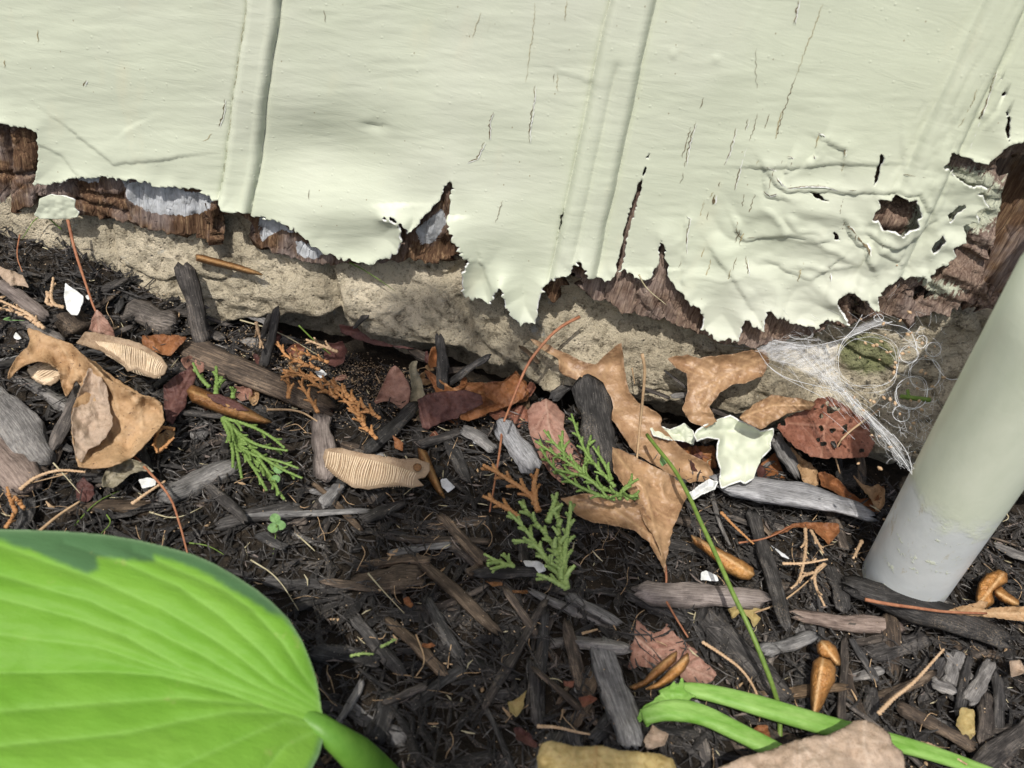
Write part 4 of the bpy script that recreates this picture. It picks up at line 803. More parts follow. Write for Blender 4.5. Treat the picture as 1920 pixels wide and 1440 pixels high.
sheet('blade', [(1008,1470),(1008,1420),(1013,1395),(1028,1388),(1050,1392),(1075,1400),(1105,1400),(1130,1398),(1165,1408),(1200,1410),(1240,1415),(1262,1424),(1270,1450),(1265,1500),(1150,1540),(1020,1520)], MT['khaki'], r_, lift=.034, n=(0,-.3,1), curl=.002, nz=.002, seed=48, veins=[[(1118,1400,1.8),(1116,1440),(1118,1500)]])
for i, (poly, mt_, lab) in enumerate([
 (c7([(935,1075),(990,1050),(1040,1005),(1025,1090),(985,1160),(950,1125)]), 'khaki', 'small heart shaped ochre leaf bit above the khaki leaf'),
 (c7([(965,1215),(1000,1205),(1060,1250),(1105,1310),(1090,1330),(1030,1300),(985,1275)]), 'dkpink', 'dark curled scrap between the ochre bit and the khaki leaf'),
 (c7([(1330,1045),(1400,1030),(1440,1050),(1400,1080),(1360,1100)]), 'rust', 'reddish scrap beside the big grey plank'),
 (c8([(250,545),(330,525),(440,545),(400,565),(440,600),(400,650),(370,590),(320,570),(280,600)]), 'khaki', 'ragged yellow brown scrap right below the brown weathered block'),
 (c7([(455,740),(510,735),(530,750),(500,762),(455,760)]), 'orange', 'small orange crumb in the mulch left of centre'),
 (c7([(340,480),(380,480),(405,520),(390,540),(350,510)]), 'orange', 'orange brown crumb below the brown bark chunk'),
 (c7([(810,392),(900,392),(910,412),(850,420)]), 'hulldk', 'amber sliver peeking out below the level charcoal stick'),
 (c7([(960,440),(1050,440),(1048,458),(970,456)]), 'hulldk', 'amber sliver left of the cedar frond base'),
 (c7([(1250,950),(1310,950),(1300,985),(1255,980)]), 'rust', 'red brown crumb left of the big grey plank'),
 (c8([(1640,570),(1720,560),(1760,600),(1680,620)]), 'gray', 'grey crumb on the charred chip'),
 (c5([(290,1010),(350,1050),(345,1100),(300,1080)]), 'orange', 'orange crumb right of the striped samara'),
 (c5([(1430,1140),(1465,1150),(1440,1200),(1400,1180)]), 'pale', 'pale crumb right of the green cedar sprig'),
 (c8([(1560,1100),(1640,1110),(1650,1250),(1600,1300),(1540,1200)]), 'khaki', 'brown leaf patch lying on the chips near the lower right corner'),
 (c8([(1840,840),(1900,830),(1930,900),(1850,930)]), 'pale', 'mottled scrap by the right edge below the charred chip'),
 (c8([(380,1250),(420,1195),(480,1200),(495,1290),(470,1320),(440,1260)]), 'orange', 'brown scrap between the two green stalks'),
 (c7([(1700,1290),(1750,1200),(1840,1250),(1820,1310),(1720,1340)]), 'pale', 'shaggy tan scrap at the cut end of the green stalks'),
 (c4([(860,1080),(905,1105),(960,1040),(985,1000),(965,960),(900,1000)]), 'tan', 'tan scrap at the right edge of the big tan leaf'),
 ]):
    sheet('leaf_scrap', poly, MT[mt_], lift=.006, n=(random.uniform(-.3, .3), random.uniform(-.5, 0), 1), nz=.001, curl=.002, seed=60+i, label=lab, cat='leaf scrap', group='leaf scraps')

# leaf fragments and rootlets packed along the foot of the foundation
k = 0
while k < 34:
    a = R.uniform(330, 1600); yb = np.interp(a, [330, 640, 1060, 1600], [625, 600, 745, 850]); b = yb + abs(R.normal(0, 70)) + 8
    if (1140 < a < 1300 and b > 840) or (b > 900): continue
    k += 1; n_ = R.integers(6, 10); r0 = R.uniform(12, 30); th0 = R.uniform(0, 6.28); el = R.uniform(.35, .8); tht = R.uniform(0, 3.14)
    pl = []
    for j in range(n_):
        an = th0 + 6.283*j/n_; rr_ = r0*R.uniform(.65, 1.2); x_, y_ = rr_*math.cos(an), rr_*el*math.sin(an); pl.append((a + x_*math.cos(tht)-y_*math.sin(tht), b + x_*math.sin(tht)+y_*math.cos(tht)))
    sheet('leaf_fragment', pl, MT[['dkpink', 'orange', 'rust', 'pink', 'dkpink', 'tan'][int(R.integers(0, 6))]], lift=R.uniform(.001, .005), n=(R.normal(0, .3), -abs(R.normal(.3, .3)), 1), curl=.002, nz=.0015, seed=300+k, step=3,
          label='small brown leaf fragment half buried along the foot of the foundation', cat='leaf fragment', group='leaf fragments at the foot of the foundation')
m = MB()
for k in range(150):
    a = R.uniform(0, 1900); b = np.interp(a, [0, 640, 1060, 1900], [560, 640, 760, 960]) + R.uniform(0, 700); q_ = [(a, b)]; an = R.uniform(0, 6.28)
    for j in range(4): an += R.normal(0, .5); q_.append((q_[-1][0]+14*math.cos(an), q_[-1][1]+14*math.sin(an)))
    m.tube(np.array([P(x_, y_, .002+.004*R.random()) for x_, y_ in resample(q_, 10)]), R.uniform(.00008, .0002), 4)
m.build('rootlets', MT['twigtan'], kind='stuff', label='hair thin dry rootlets tangled over the mulch')
# samaras (winged maple seeds) with raised fan ribs
def samara(poly, spine, ends, label, lift, n, name='samara', seed=0, cup=.0):
    r = empty(name, centre(poly), label=label, cat='winged seed', group='winged maple seeds')
    w = sheet('wing', poly, MT['samara'], r, lift=lift, n=n, curl=.0006, nz=.002, seed=seed, th=.0006)
    # ribs follow the wing surface
    sp_ = resample(spine, len(ends) if False else 40, True); en = resample(ends, 40, True); m = MB()
    pl = np.array(poly, float); cpx = pl.mean(0); c = P(cpx[0], cpx[1]); nn = np.array(n, float); nn /= np.linalg.norm(nn); size = math.sqrt(abs(np.prod(pl.max(0)-pl.min(0)+12)))
    for i in range(40):
        a, b_ = sp_[i], en[i]; mid = (a+b_)/2 + np.array([4, 3])*math.sin(i*.3)+R.normal(0, .8, 2)
        q = resample([a, mid, b_], 9); X, Y = q[:, 0], q[:, 1]; d3 = ray(X, Y)
        lf = .002*fbm(X/(size*.28), Y/(size*.28), seed+1, 3)
        t = ((c-CAM)@nn + lift + lf) / (d3@nn); t = np.minimum(t, tscene(X, Y) - .0008 - np.clip(lf*.8+.002, 0, .02)) - .0006
        m.tube(CAM + t[:, None]*d3, np.linspace(.00030, .00014, 9)*random.uniform(.7,1.2), 5)
    m.build('ribs', MT['rib'], r); return r
samara(c4([(430,490),(480,425),(540,430),(620,450),(700,465),(780,490),(850,525),(910,570),(942,620),(925,665),(870,690),(820,670),(770,640),(720,650),(690,610),(620,560),(560,530),(490,510)]),
 c4([(540,480),(640,490),(760,515),(860,560),(920,610)]), c4([(600,560),(670,600),(740,655),(830,680),(900,690)]), 'fan ribbed pinkish samara lying across the top of the big tan leaf', .026, (.1,-.6,1), seed=51)
samara(c4([(150,640),(200,605),(260,595),(310,610),(345,650),(330,700),(280,730),(220,715),(170,680)]), c4([(155,640),(170,670),(210,710),(250,725)]), c4([(250,598),(300,605),(335,640),(340,690)]), 'small oval ribbed samara under the left lobe of the big tan leaf', .012, (-.1,-.4,1), seed=52)
s3 = samara(c5([(-105,1130),(-90,1085),(0,1078),(120,1110),(230,1125),(330,1140),(420,1140),(500,1165),(498,1210),(470,1245),(430,1255),(462,1290),(400,1305),(330,1290),(240,1300),(150,1315),(60,1300),(-30,1240),(-90,1180)]),
 c5([(-70,1100),(60,1120),(180,1150),(300,1180),(420,1220)]), c5([(-90,1190),(0,1270),(110,1312),(240,1300),(400,1300)]), 'cream striped samara with a round red hole in the middle left of the mulch', .016, (0,-.5,1), seed=53)
hp = [(782+9*math.cos(a), 876+7*math.sin(a)) for a in np.linspace(0, 6.28, 14)[:-1]]
sheet('seed_hole', hp, MT['hulldk'], s3, lift=.0205, n=(0,-.5,1), nz=0, th=.0005)

# amber bud scales / nut husks: boat shaped shells
def husk(poly, axis, mat, label, lift=.008, hgt=.006, name='bud_scale', n=(0,-.3,1), seed=0):
    pl = np.array(poly, float); wmax = max(8, poly_sdf(np.array([pl[:, 0].mean()]), np.array([pl[:, 1].mean()]), poly)[0]*1.0)
    cpx = pl.mean(0); c = P(cpx[0], cpx[1]); nn = np.array(n, float); nn /= np.linalg.norm(nn)
    def tf(X, Y, d3, lf):
        sd = np.clip(poly_sdf(X, Y, poly), 0, wmax)/wmax; dome = hgt*np.sqrt(np.clip(1-(1-sd)**2, 0, 1)) + .0007*fbm(X/7, Y/7, seed, 3)
        t = ((c-CAM)@nn + lift + dome + lf)/(d3@nn); return np.minimum(t, tscene(X, Y)-.001-dome)
    return sheet(name, poly, MT[mat], tfun=tf, nz=.0008, jag=.8, th=.0005, seed=seed, veins=[axis], label=label, cat='bud scale', group='amber bud scales', step=2.0)
r1 = husk(c4([(1048,760),(1075,725),(1110,735),(1200,775),(1300,800),(1380,850),(1450,890),(1530,935),(1490,945),(1380,930),(1250,890),(1150,850),(1080,820)]), c4([(1070,760),(1530,938)]), 'hulldk', 'long shiny brown husk split open above the left green cedar sprig', .012, .006, seed=71)
sheet('opening', c4([(1160,775),(1240,780),(1320,815),(1400,870),(1340,870),(1250,840),(1190,815)]), MT['dkpink'], r1, lift=.0195, n=(0,-.3,1), nz=.0005, th=.0004)
husk(c4([(1100,-10),(1140,-5),(1250,25),(1360,55),(1440,85),(1485,108),(1400,100),(1300,75),(1180,50),(1105,25)]), c4([(1110,5),(1480,105)]), 'hulldk', 'slender orange brown husk on the foundation above the leaning black stick', .004, .003, seed=72, n=(0,-1,.3))
husk(c8([(45,130),(90,145),(180,195),(270,240),(340,275),(395,315),(405,355),(370,382),(320,375),(250,340),(190,280),(120,220),(65,180)]), c8([(60,140),(390,350)]), 'hull', 'slim amber husk left of the long charcoal splinter', .010, .006, seed=73)
husk(c8([(735,845),(770,815),(830,835),(860,880),(855,950),(820,1010),(790,1080),(745,1150),(728,1140),(720,1050),(722,950),(728,890)]), c8([(790,820),(735,1145)]), 'hull', 'bright orange pointed bud standing tip down at the lower right', .012, .007, seed=74)
husk(c8([(755,745),(780,722),(820,725),(860,760),(880,810),(885,860),(855,862),(825,825),(780,815),(760,790)]), c8([(780,730),(870,850)]), 'hull', 'small red orange scale on top of the bright pointed bud', .014, .005, seed=75)
husk(c8([(1650,480),(1665,400),(1710,350),(1780,325),(1825,345),(1825,395),(1780,420),(1750,450),(1750,510),(1700,545),(1650,520)]), c8([(1800,350),(1680,500)]), 'hull', 'curled amber husk right of the downpipe base', .012, .006, seed=76)
husk(c8([(1755,440),(1790,420),(1830,455),(1890,500),(1890,525),(1850,530),(1790,500),(1760,470)]), c8([(1765,450),(1885,520)]), 'hull', 'short tube shaped amber husk touching the curled husk', .015, .005, seed=77)
husk(c7([(1620,985),(1700,950),(1760,880),(1840,810),(1890,780),(1880,840),(1800,910),(1720,970),(1650,1000)]), c7([(1630,985),(1880,800)]), 'hulldk', 'darker inner half of the split husk on the ragged leaf', .008, .004, seed=78)
husk(c7([(1700,1000),(1780,960),(1840,900),(1900,840),(1950,790),(1955,840),(1930,890),(1860,950),(1780,990)]), c7([(1710,995),(1945,820)]), 'hull', 'bright outer half of the split husk on the ragged leaf', .011, .005, seed=79)
husk(c5([(430,1080),(480,1100),(520,1200),(560,1300),(590,1370),(540,1330),(490,1250),(440,1150)]), c5([(450,1090),(580,1360)]), 'hulldk', 'brown husk behind the right end of the striped samara', .006, .004, seed=80)

# loose stalks
LS = [([(1204,664,.020),(1210,690,.018),(1206,740,.016),(1200,800,.014),(1194,862,.012)],3.2,'twigtan','tan stalk standing in front of the largest oak leaf'),
 ([(1087,594,.006),(1045,615,.012),(1005,660,.020),(985,690,.024),(965,740,.026),(945,790,.026)],3.4,'twig','long curved reddish stalk reaching from the foundation across the orange leaf'),
 ([(942,800,.010),(938,840,.010),(930,890,.010),(918,960,.008)],2.6,'twig','thin red stalk going down left of the pale grey wood knot'),
 ([(253,857,.010),(280,885,.012),(320,930,.012),(338,985,.012),(352,1040,.010)],2.8,'twig','reddish stalk running down from the big tan leaf to the hosta'),
 ([(500,768,.008),(560,768,.008),(595,790,.008)],2.6,'twigtan','short tan stalk right of the shiny brown husk'),
 ([(1650,480+860/3,.004),(1560,480+1060/3,.012),(1575,888,.012)],2.4,'twigtan','pale stalk leaning from the rusty leaf'),
 ([(1385,1018,.008),(1440,1010,.008),(1485,985,.010)],2,'twig','thin orange stalk below the silver sliver'),
 ([(1092,1188,.008),(1120,1180,.006)],3,'twigtan','short twig left above the big grey plank'),
 ([(1240,1110,.006),(1262,1150,.006),(1290,1195,.004)],2.6,'twig','red stalk passing under the brown weathered block'),
 ([(780,1190,.006),(800,1240,.006),(780,1268,.006)],1.8,'twigtan','bent tan twig beside the ochre splinter'),
 ([(1185,690,.003),(1190,720,.003)],1.5,'twigtan','tiny twig on the stone'),
 ([(75,995,.006),(110,965,.007),(150,940,.007)],3.2,'twigtan','tan stick sticking out above the hosta leaf'),
 ([(105,1000-110,.007),(140,885,.008),(60,905,.007)],1.6,'twigtan','hair thin twig left of the small purple leaf bit'),
 ([(1410,1150,.005),(1470,1130,.005),(1550,1058,.010)],2,'twigtan','straight tan stalk above the narrow grey brown chip'),
 ([(37,440,.006),(30,480,.006),(42,510,.006)],1.5,'twig','thin dark root thread on the sandy stone at far left')]
for pts, r, m_, lab in LS: stem(pts, r, m_, name='leaf_stalk', label=lab, cat='stalk', group='loose stalks', n=20)

# green weed stem and grass
w_ = empty('weed', P(1463, 1390), label='thin green weed stem arching down over the brown weathered block', cat='weed')
stem([(1213,815,.022),(1240,850,.026),(1262,875,.028),(1290,925,.030),(1312,975,.031),(1345,1045,.030),(1375,1115,.028),(1400,1165,.026),(1430,1235,.020),(1452,1295,.012),(1462,1330,.006),(1463,1395,.002)], 4.2, 'grass', parent=w_, taper=1.1, n=50)
sheet('leaflet', [(1236,866),(1240,852),(1247,855),(1250,868),(1242,876)], MT['clover'], w_, lift=.028, n=(0,-.4,1), nz=0)
GB = [([(655,492),(690,510),(740,545)],.004,'grass','grass blade lying on the foundation under the wall'),([(1198,515),(1210,540),(1250,572)],.016,'straw','curved straw hanging over the red brown wood'),
 ([(20,595),(0,600),(46,601)],.006,'clover','short green blade at the left edge'),([(470,1050),(520,1080),(560,1145)],.004,'straw','thin straw in the dark mulch by the hosta'),([(690,1075),(720,1110),(758,1150)],.006,'straw','pale straw crossing the brown bark chunk'),
 ([(1015,1273),(1045,1272),(1055,1280)],.005,'straw','curled straw left of the big grey plank'),([(760,855),(790,900),(757,928)],.006,'straw','wiry loop of dry grass below the samara'),([(450,600),(520,620),(600,668)],.004,'straw','straw lying beside the brown cedar sprigs'),
 ([(100,868),(120,890),(150,925)],.008,'straw','pale green straw left of the small purple bit'),([(560,610),(590,640),(640,680)],.006,'grass','green blade among the brown cedar sprigs'),([(200,965),(210,980),(190,1000)],.004,'grass','tiny green shoot above the hosta'),
 ([(355,1018),(390,1022),(420,1040)],.003,'grass','green shoot near the hosta edge'),([(1885,960),(1893,972),(1880,978)],.03,'straw','bright straw end on the right side of the pipe'),([(1322,590+0,.0)[:2],(1350,630),(1362,640)],.010,'grass','green blade below the lower right paint edge'),
 ([(115,430),(75,395),(40,450)],.004,'grass','bent green blade by the hanging paint flake'),([(140,985),(180,940),(225,920)],.004,'grass','blade near the small purple leaf bit'),([(280,960),(330,975),(380,950)],.005,'straw','fine straw below the broad grey chip')]
for pts, lf_, m_, lab in GB: stem([(p[0], p[1], lf_) for p in pts], 1.6, m_, name='grass_blade', label=lab, cat='grass blade', group='single grass blades', taper=.3, n=16)

# clover
cl = empty('clover', P(516, 985), label='tiny three lobed clover plant in the dark mulch above the hosta leaf', cat='clover')
for cx_, cy_, r in ((516,972,9.5),(526,985,9.5),(512,990,9.5)):
    pl = [(cx_+r*math.cos(a)*(1+.12*math.cos(2*a)), cy_+r*math.sin(a)) for a in np.linspace(0, 6.28, 14)[:-1]]
    sheet('leaflet', pl, MT['clover'], cl, lift=.012, n=(.1,-.3,1), nz=.0004, jag=.4, step=1.8)
stem([(519,984,.011),(516,1010,.004),(512,1040,.002)], 1.2, 'grass', parent=cl)
cl = empty('clover', P(520, 890), label='pair of pale clover leaflets over the left green cedar sprig', cat='clover')
for cx_, cy_, r in ((522,880,10),(517,898,9)):
    pl = [(cx_+r*math.cos(a), cy_+r*math.sin(a)*.85) for a in np.linspace(0, 6.28, 14)[:-1]]
    sheet('leaflet', pl, MT['clover'], cl, lift=.018, n=(.1,-.3,1), nz=.0004, jag=.4, step=1.8)

# cedar sprigs
def sprig(name, mats, branches, label, lift=.010, rpx=3.4, cat='cedar sprig', sub=None, sublen=26):
    """branches: pixel polylines; each becomes a scaly braided twiglet with side twiglets"""
    p0 = branches[0][0]; r = empty(name, P(p0[0], p0[1]), label=label, cat=cat, group='cedar sprigs')
    for bi, br in enumerate(branches):
        m = MB(); mat = mats[bi % len(mats)] if len(mats) > 1 else mats[0]
        def tw(pts, rp, lf0, lf1):
            L = sum(math.dist(a, b) for a, b in zip(pts[:-1], pts[1:])); n = max(8, int(L/3.0)); c = resample(pts, n)
            W_ = np.array([P(q[0], q[1], lf0+(lf1-lf0)*i/(n-1)) for i, q in enumerate(c)]); rr = px2m(rp, W_[0])
            prof = np.array([(1.18 if i % 2 else .80) for i in range(n)])*np.linspace(1.0, .55, n)
            m.tube(W_, rr*(1.75 if 'two toned' in label else 1.45)*prof, 6, .25, .75)
        tw(br, rpx, lift, lift+random.uniform(0, .006))
        if sub:
            L = [math.dist(a, b) for a, b in zip(br[:-1], br[1:])]; c = resample(br, max(4, int(1.7*sum(L)/sub)))
            for i in range(1, len(c)-1):
                t = c[i+1]-c[i-1]; a = math.atan2(t[1], t[0]); fr = 1 - .5*i/len(c)
                sd_ = 1 if i % 2 else -1; a2 = a + sd_*random.uniform(.45, .75); l = sublen*fr*random.uniform(.7, 1.2)
                e = c[i]+np.array([math.cos(a2), math.sin(a2)])*l; md = (c[i]+e)/2 + np.array([math.cos(a), math.sin(a)])*l*.12
                tw([tuple(c[i]), tuple(md), tuple(e)], rpx*.85, lift+.001, lift+random.uniform(-.002, .005))
        m.build('frond', MT[mat], r)
    return r
sprig('cedar_sprig', ['cedar'], [c4([(1250,910),(1400,950),(1520,1010),(1600,1080)]),c4([(1250,910),(1340,1000),(1450,1070),(1620,1095)]),c4([(1260,920),(1330,1060),(1440,1130),(1560,1150),(1680,1195)]),
 c4([(1255,920),(1310,1060),(1310,1190)]),c4([(1260,920),(1330,1080),(1360,1250)]),c4([(1270,930),(1370,1110),(1440,1210),(1500,1320)]),c4([(1270,930),(1400,1120),(1500,1230),(1600,1370)]),c4([(1270,930),(1420,1090),(1560,1190),(1700,1250)]),c4([(1300,950),(1400,1060),(1540,1260),(1570,1340)])],
 'green cedar sprig fanning down right below the long brown husk', .012, 3.3, sub=34, sublen=20)
sprig('cedar_sprig', ['cedar'], [c4([(1215,780),(1220,700),(1215,620)]),c4([(1225,740),(1250,680)]),c4([(1180,740),(1120,680),(1085,600)]),c4([(1310,800),(1310,740)])], 'green cedar tip standing above the long brown husk', .014, 3.6, sub=20, sublen=13)
sprig('cedar_sprig', ['cedar'], [c5([(1660,1365),(1520,1330),(1400,1260),(1280,1160),(1190,1110),(1090,1040)]),c5([(1540,1370),(1430,1340),(1300,1280),(1180,1180),(1120,1080)]),c5([(1540,1300),(1450,1200),(1380,1120),(1330,1000),(1295,890)]),
 c5([(1400,1260),(1300,1150),(1200,1060),(1140,980)]),c5([(1370,1230),(1380,1100),(1405,1010)]),c5([(1520,1260),(1490,1180),(1415,1070)]),c5([(1560,1370),(1590,1300),(1670,1255)]),c5([(1250,1150),(1240,1050),(1245,985)]),c5([(1480,1330),(1380,1240),(1280,1220),(1200,1200)]),c5([(1600,1370),(1620,1350),(1670,1350)])],
 'bushy dark green cedar sprig in the centre before the black chip', .024, 3.3, sub=22, sublen=22)
sprig('cedar_sprig', ['cedarlt','cedarlt','cedarlt','cedarlt','cedarlt','cedarlt','cedarbr','cedarbr','cedarlt','cedarbr'],
 [c7([(1270,430),(1240,300),(1190,180),(1080,40),(1000,-60)]),c7([(1262,420),(1180,290),(1080,170),(960,160)]),c7([(1265,420),(1250,250),(1290,0),(1290,-60)]),c7([(1262,420),(1230,200),(1220,60),(1215,-60)]),c7([(1262,400),(1130,240),(1040,100),(940,0)]),
  c7([(1270,430),(1160,370),(1100,350)]),c5([(1110,1440),(1080,1350),(960,1270),(880,1220),(795,1175)]),c5([(1085,1400),(1080,1290),(1105,1200)]),c5([(1160,1500),(1190,1420),(1215,1330)]),c5([(1000,1470),(900,1400),(795,1350)])],
 'two toned cedar frond, green below and orange brown above, in the centre', .018, 3.9, sub=24, sublen=26)
sprig('cedar_sprig', ['cedarlt'], [c7([(975,305),(900,290),(800,235)]),c7([(960,300),(910,230)]),c7([(930,300),(840,320)]),c7([(900,280),(820,290)])], 'small pale green cedar tip left of the two toned frond', .010, 3, sub=22, sublen=14)
sprig('cedar_sprig', ['cedarbr'], [c5([(200,1030),(120,950),(60,850),(-40,750)]),c5([(220,915),(120,850),(40,780),(-60,700)]),c5([(130,960),(60,800),(-100,690),(-330,640)]),c4([(1900,800),(1800,740),(1700,660),(1580,680)]),c4([(1790,880),(1740,800),(1680,700)]),c4([(1620,800),(1630,720),(1600,650)])],
 'large rusty brown cedar frond below the left part of the foundation', .013, 3.2, sub=17, sublen=22)
sprig('cedar_sprig', ['cedartan','cedarbr'], [c4([(1900,540),(1800,500),(1720,470)]),c4([(1850,600),(1740,560),(1640,520)]),c4([(1440,370),(1460,450),(1480,520)]),c4([(1800,640),(1690,600),(1600,560),(1560,480)])], 'tan cedar sprig lying under the edge of the foundation', .014, 3.0, sub=16, sublen=18)
sprig('cedar_sprig', ['cedartan'], [c4([(250,410),(170,330),(90,290),(0,250)]),c4([(230,400),(120,320),(20,300),(-40,280)]),c4([(360,290),(280,270),(300,120)]),c4([(300,280),(250,260),(290,200)])], 'pale tan cedar sprig at the upper left of the mulch', .010, 3.2, sub=26, sublen=16)
sprig('cedar_sprig', ['cedarbr'], [c4([(90,1440),(60,1380),(40,1300)]),c4([(135,1420),(80,1350)]),c4([(30,1530),(70,1470),(90,1440)])], 'orange cedar tip just above the hosta leaf at the left edge', .009, 3.2, sub=20, sublen=12)
sprig('cedar_sprig', ['cedarbr'], [c4([(985,975),(900,960),(865,1045),(885,1105)]),c4([(885,1105),(940,1060),(980,1020)])], 'hooked orange cedar bit at the right of the big tan leaf', .012, 3.0, sub=24, sublen=10)
sprig('cedar_sprig', ['cedartan'], [c4([(110,1315),(200,1240),(330,1200),(480,1215)])], 'single pale cedar string left of the small beige curled leaf', .007, 3.0)
sprig('cedar_sprig', ['cedartan'], [c8([(690,90),(695,190),(680,300),(650,400),(610,430)]),c8([(800,290),(740,330),(745,420),(800,530)]),c8([(560,290),(690,290),(815,265)]),c8([(720,100),(760,170),(790,230)]),c8([(740,340),(670,360),(650,390)]),c8([(1010,160),(960,260)])], 'pale straw coloured cedar sprig left of the downpipe base', .010, 2.6, sub=34, sublen=14)
sprig('cedar_sprig', ['cedartan'], [c8([(110,730),(220,800),(330,880),(400,980),(430,1060)])], 'brown cedar string beside the thin green weed stem', .009, 2.8)
sprig('cedar_sprig', ['cedartan'], [c8([(1100,1135),(1180,1050),(1290,970),(1390,860),(1470,770)])], 'long pale cedar string at the lower right beside the charred chip', .012, 3.2)
sprig('cedar_sprig', ['cedartan'], [c8([(1370,1300),(1460,1340),(1600,1420)])], 'pale cedar string right of the pale beige leaf', .009, 2.6)
sprig('cedar_sprig', ['cedarbr'], [c8([(215,0),(290,80),(400,180)])], 'short brown cedar string above the slim amber husk', .010, 2.6)
sprig('cedar_sprig', ['cedartan'], [c7([(1100,1205),(1220,1210),(1330,1240),(1400,1250)])], 'short pale cedar string above the khaki leaf', .008, 2.8)
sprig('cedar_sprig', ['cedarlt'], [c7([(220,760),(270,735),(310,715)]),c7([(50,810),(110,795),(180,800)])], 'tiny yellowish cedar bits in the dark mulch near the hosta', .007, 2.6, sub=14, sublen=8)
sprig('cedar_sprig', ['cedartan'], [c4([(740,1395),(830,1330),(930,1265)])], 'tan cedar string left of the broad grey chip', .009, 2.8)

# paint chips on the mulch
r_ = sheet('paint_flake', c6([(75,985),(120,950),(180,925),(240,905),(268,895),(330,930),(400,960),(440,985),(510,970),(512,1010),(492,1050),(498,1085),(440,1140),(420,1190),(400,1250),(350,1285),(325,1265),(310,1270),(215,1308),(205,1260),(215,1200),(190,1130),(195,1070),(205,1030),(140,1020),(80,1040),(60,1010)]),
 [MT['paint'], MT['white']], lift=.020, n=(.2,-.5,1), curl=.004, nz=.005, th=.0007, rim=1, seed=91, folds=.0008, label='large curled sage green paint flake on the brown leaves right of centre', cat='paint flake', group='paint flakes')
sheet('paint_flake', c6([(-185,970),(-150,950),(-70,975),(-30,960),(10,940),(60,985),(70,1030),(60,1060),(-10,1040),(-100,1030),(-170,1010)]), [MT['paint'], MT['white']], lift=.016, n=(0,-.5,1), curl=.003, nz=.004, th=.0006, rim=1, seed=92, label='smaller green paint flake touching the left of the large curled flake', cat='paint flake', group='paint flakes')
sheet('paint_flake', c6([(10,1350),(80,1300),(150,1255),(200,1270),(180,1310),(110,1340),(60,1370)]), [MT['whitechip'], MT['white']], lift=.013, n=(.1,-.5,1), curl=.003, nz=.003, th=.0006, rim=1, seed=93, label='whitish paint strip at the left tip of the silver sliver', cat='paint flake', group='paint flakes')
for i, (poly, m_, lab) in enumerate([
 (c4([(368,150),(385,165),(470,225),(468,260),(435,335),(405,330),(372,300),(360,220)]), 'whitechip', 'bright white paint chip on the dark clod at upper left'),
 (c4([(80,445),(92,428),(120,465),(100,470),(78,462)]), 'whitechip', 'tiny white chip left of the big tan leaf'),
 (c4([(780,1260),(830,1245),(880,1260),(870,1290),(800,1310)]), 'whitechip', 'white chip below the small beige curled leaf'),
 (c7([(1025,275),(1110,275),(1145,300),(1150,330),(1110,345),(1085,310),(1035,305)]), 'whitechip', 'white chip under the two toned cedar frond'),
 (c5([(560,1260),(590,1250),(640,1300),(600,1330),(565,1300)]), 'grayflake', 'pale grey chip below the striped samara end'),
 (c5([(735,1010),(770,1000),(795,1040),(780,1065),(745,1050)]), 'grayflake', 'pale grey fleck on the crumbly grey chip'),
 (c8([(100,340),(130,328),(195,360),(200,388),(100,385)]), 'whitechip', 'white fleck left of the slim amber husk'),
 (c4([(1770,650),(1810,640),(1840,665),(1800,690)]), 'whitechip', 'small pale fleck among the brown cedar fronds'),
 (c4([(480,225),(500,215),(515,235),(495,250)]), 'whitechip', 'tiny white crumb right of the bright white paint chip'),
 (c8([(500,190),(560,230),(610,270),(560,250)]), 'grayflake', 'thin bluish sliver left of the pale straw coloured cedar')]):
    sheet('paint_chip', poly, MT[m_], lift=.010, n=(random.uniform(-.2, .2), -.4, 1), nz=.0006, th=.0005, seed=95+i, step=2, label=lab, cat='paint chip', group='small paint chips')

# ------------------------------------------------------------------ downpipe
base = P(1692, 1092); axis = -ray(1089, 2087); axis /= np.linalg.norm(axis); rad = px2m(75, base)*1.0
q = NT('painted_pvc', 0.35, 0.4)
oz = q.n('ShaderNodeSeparateXYZ'); q.l(q.oc, oz.inputs[0]); hgt_ = q.math('ADD', oz.outputs[2], q.math('MULTIPLY', q.math('SUBTRACT', q.noise(75, 5, .65), .5), .045))
msk = q.ramp(hgt_, [(0.058, 0), (0.068, 1)])
pt = q.ramp(q.noise(140, 5, .7), [(.60, 0), (.635, .9)]); msk = q.math('MAXIMUM', msk, q.math('MULTIPLY', pt, 1.0))
pc = q.ramp(q.noise(1, 4, sc=(90, 90, 25)), [(.3, (.64,.69,.54)), (.7, (.74,.78,.63))])
gc = q.ramp(q.noise(60, 4), [(.3, (.58,.61,.60)), (.7, (.72,.75,.74))])
br_ = q.ramp(q.noise(1, 5, .8, sc=(170, 170, 60)), [(.60, 0), (.70, .6)]); gc = q.mix(br_, gc, (.42,.34,.14))
q.col(q.mix(msk, gc, pc)); q.bump(q.math('ADD', q.math('MULTIPLY', q.noise(1, 4, sc=(160, 160, 320), dist=1.0), .35), q.math('MULTIPLY', msk, .8)), .00025, .8)
top = base + axis*.170; cl = [base-axis*.02, base+axis*.05, base+axis*.12, top, top+axis*.012+np.array([.006,.006,.006]), np.array([.192,-.056,.245]), np.array([.200,-.045,.265]), np.array([.201,-.042,.29]), np.array([.201,-.042,.62])]  # unseen upper bend shaped to steer the pipe's shadow on the wall
cl = np.vstack([np.linspace(cl[0], cl[3], 40)[:-3], resample(np.array(cl[3:]), 60)]); KS = 48; V = []; Fc = []; n = len(cl)
Tg = np.gradient(cl, axis=0); Tg /= np.linalg.norm(Tg, axis=1)[:, None]; u = np.cross(axis, [0, 1, 0])
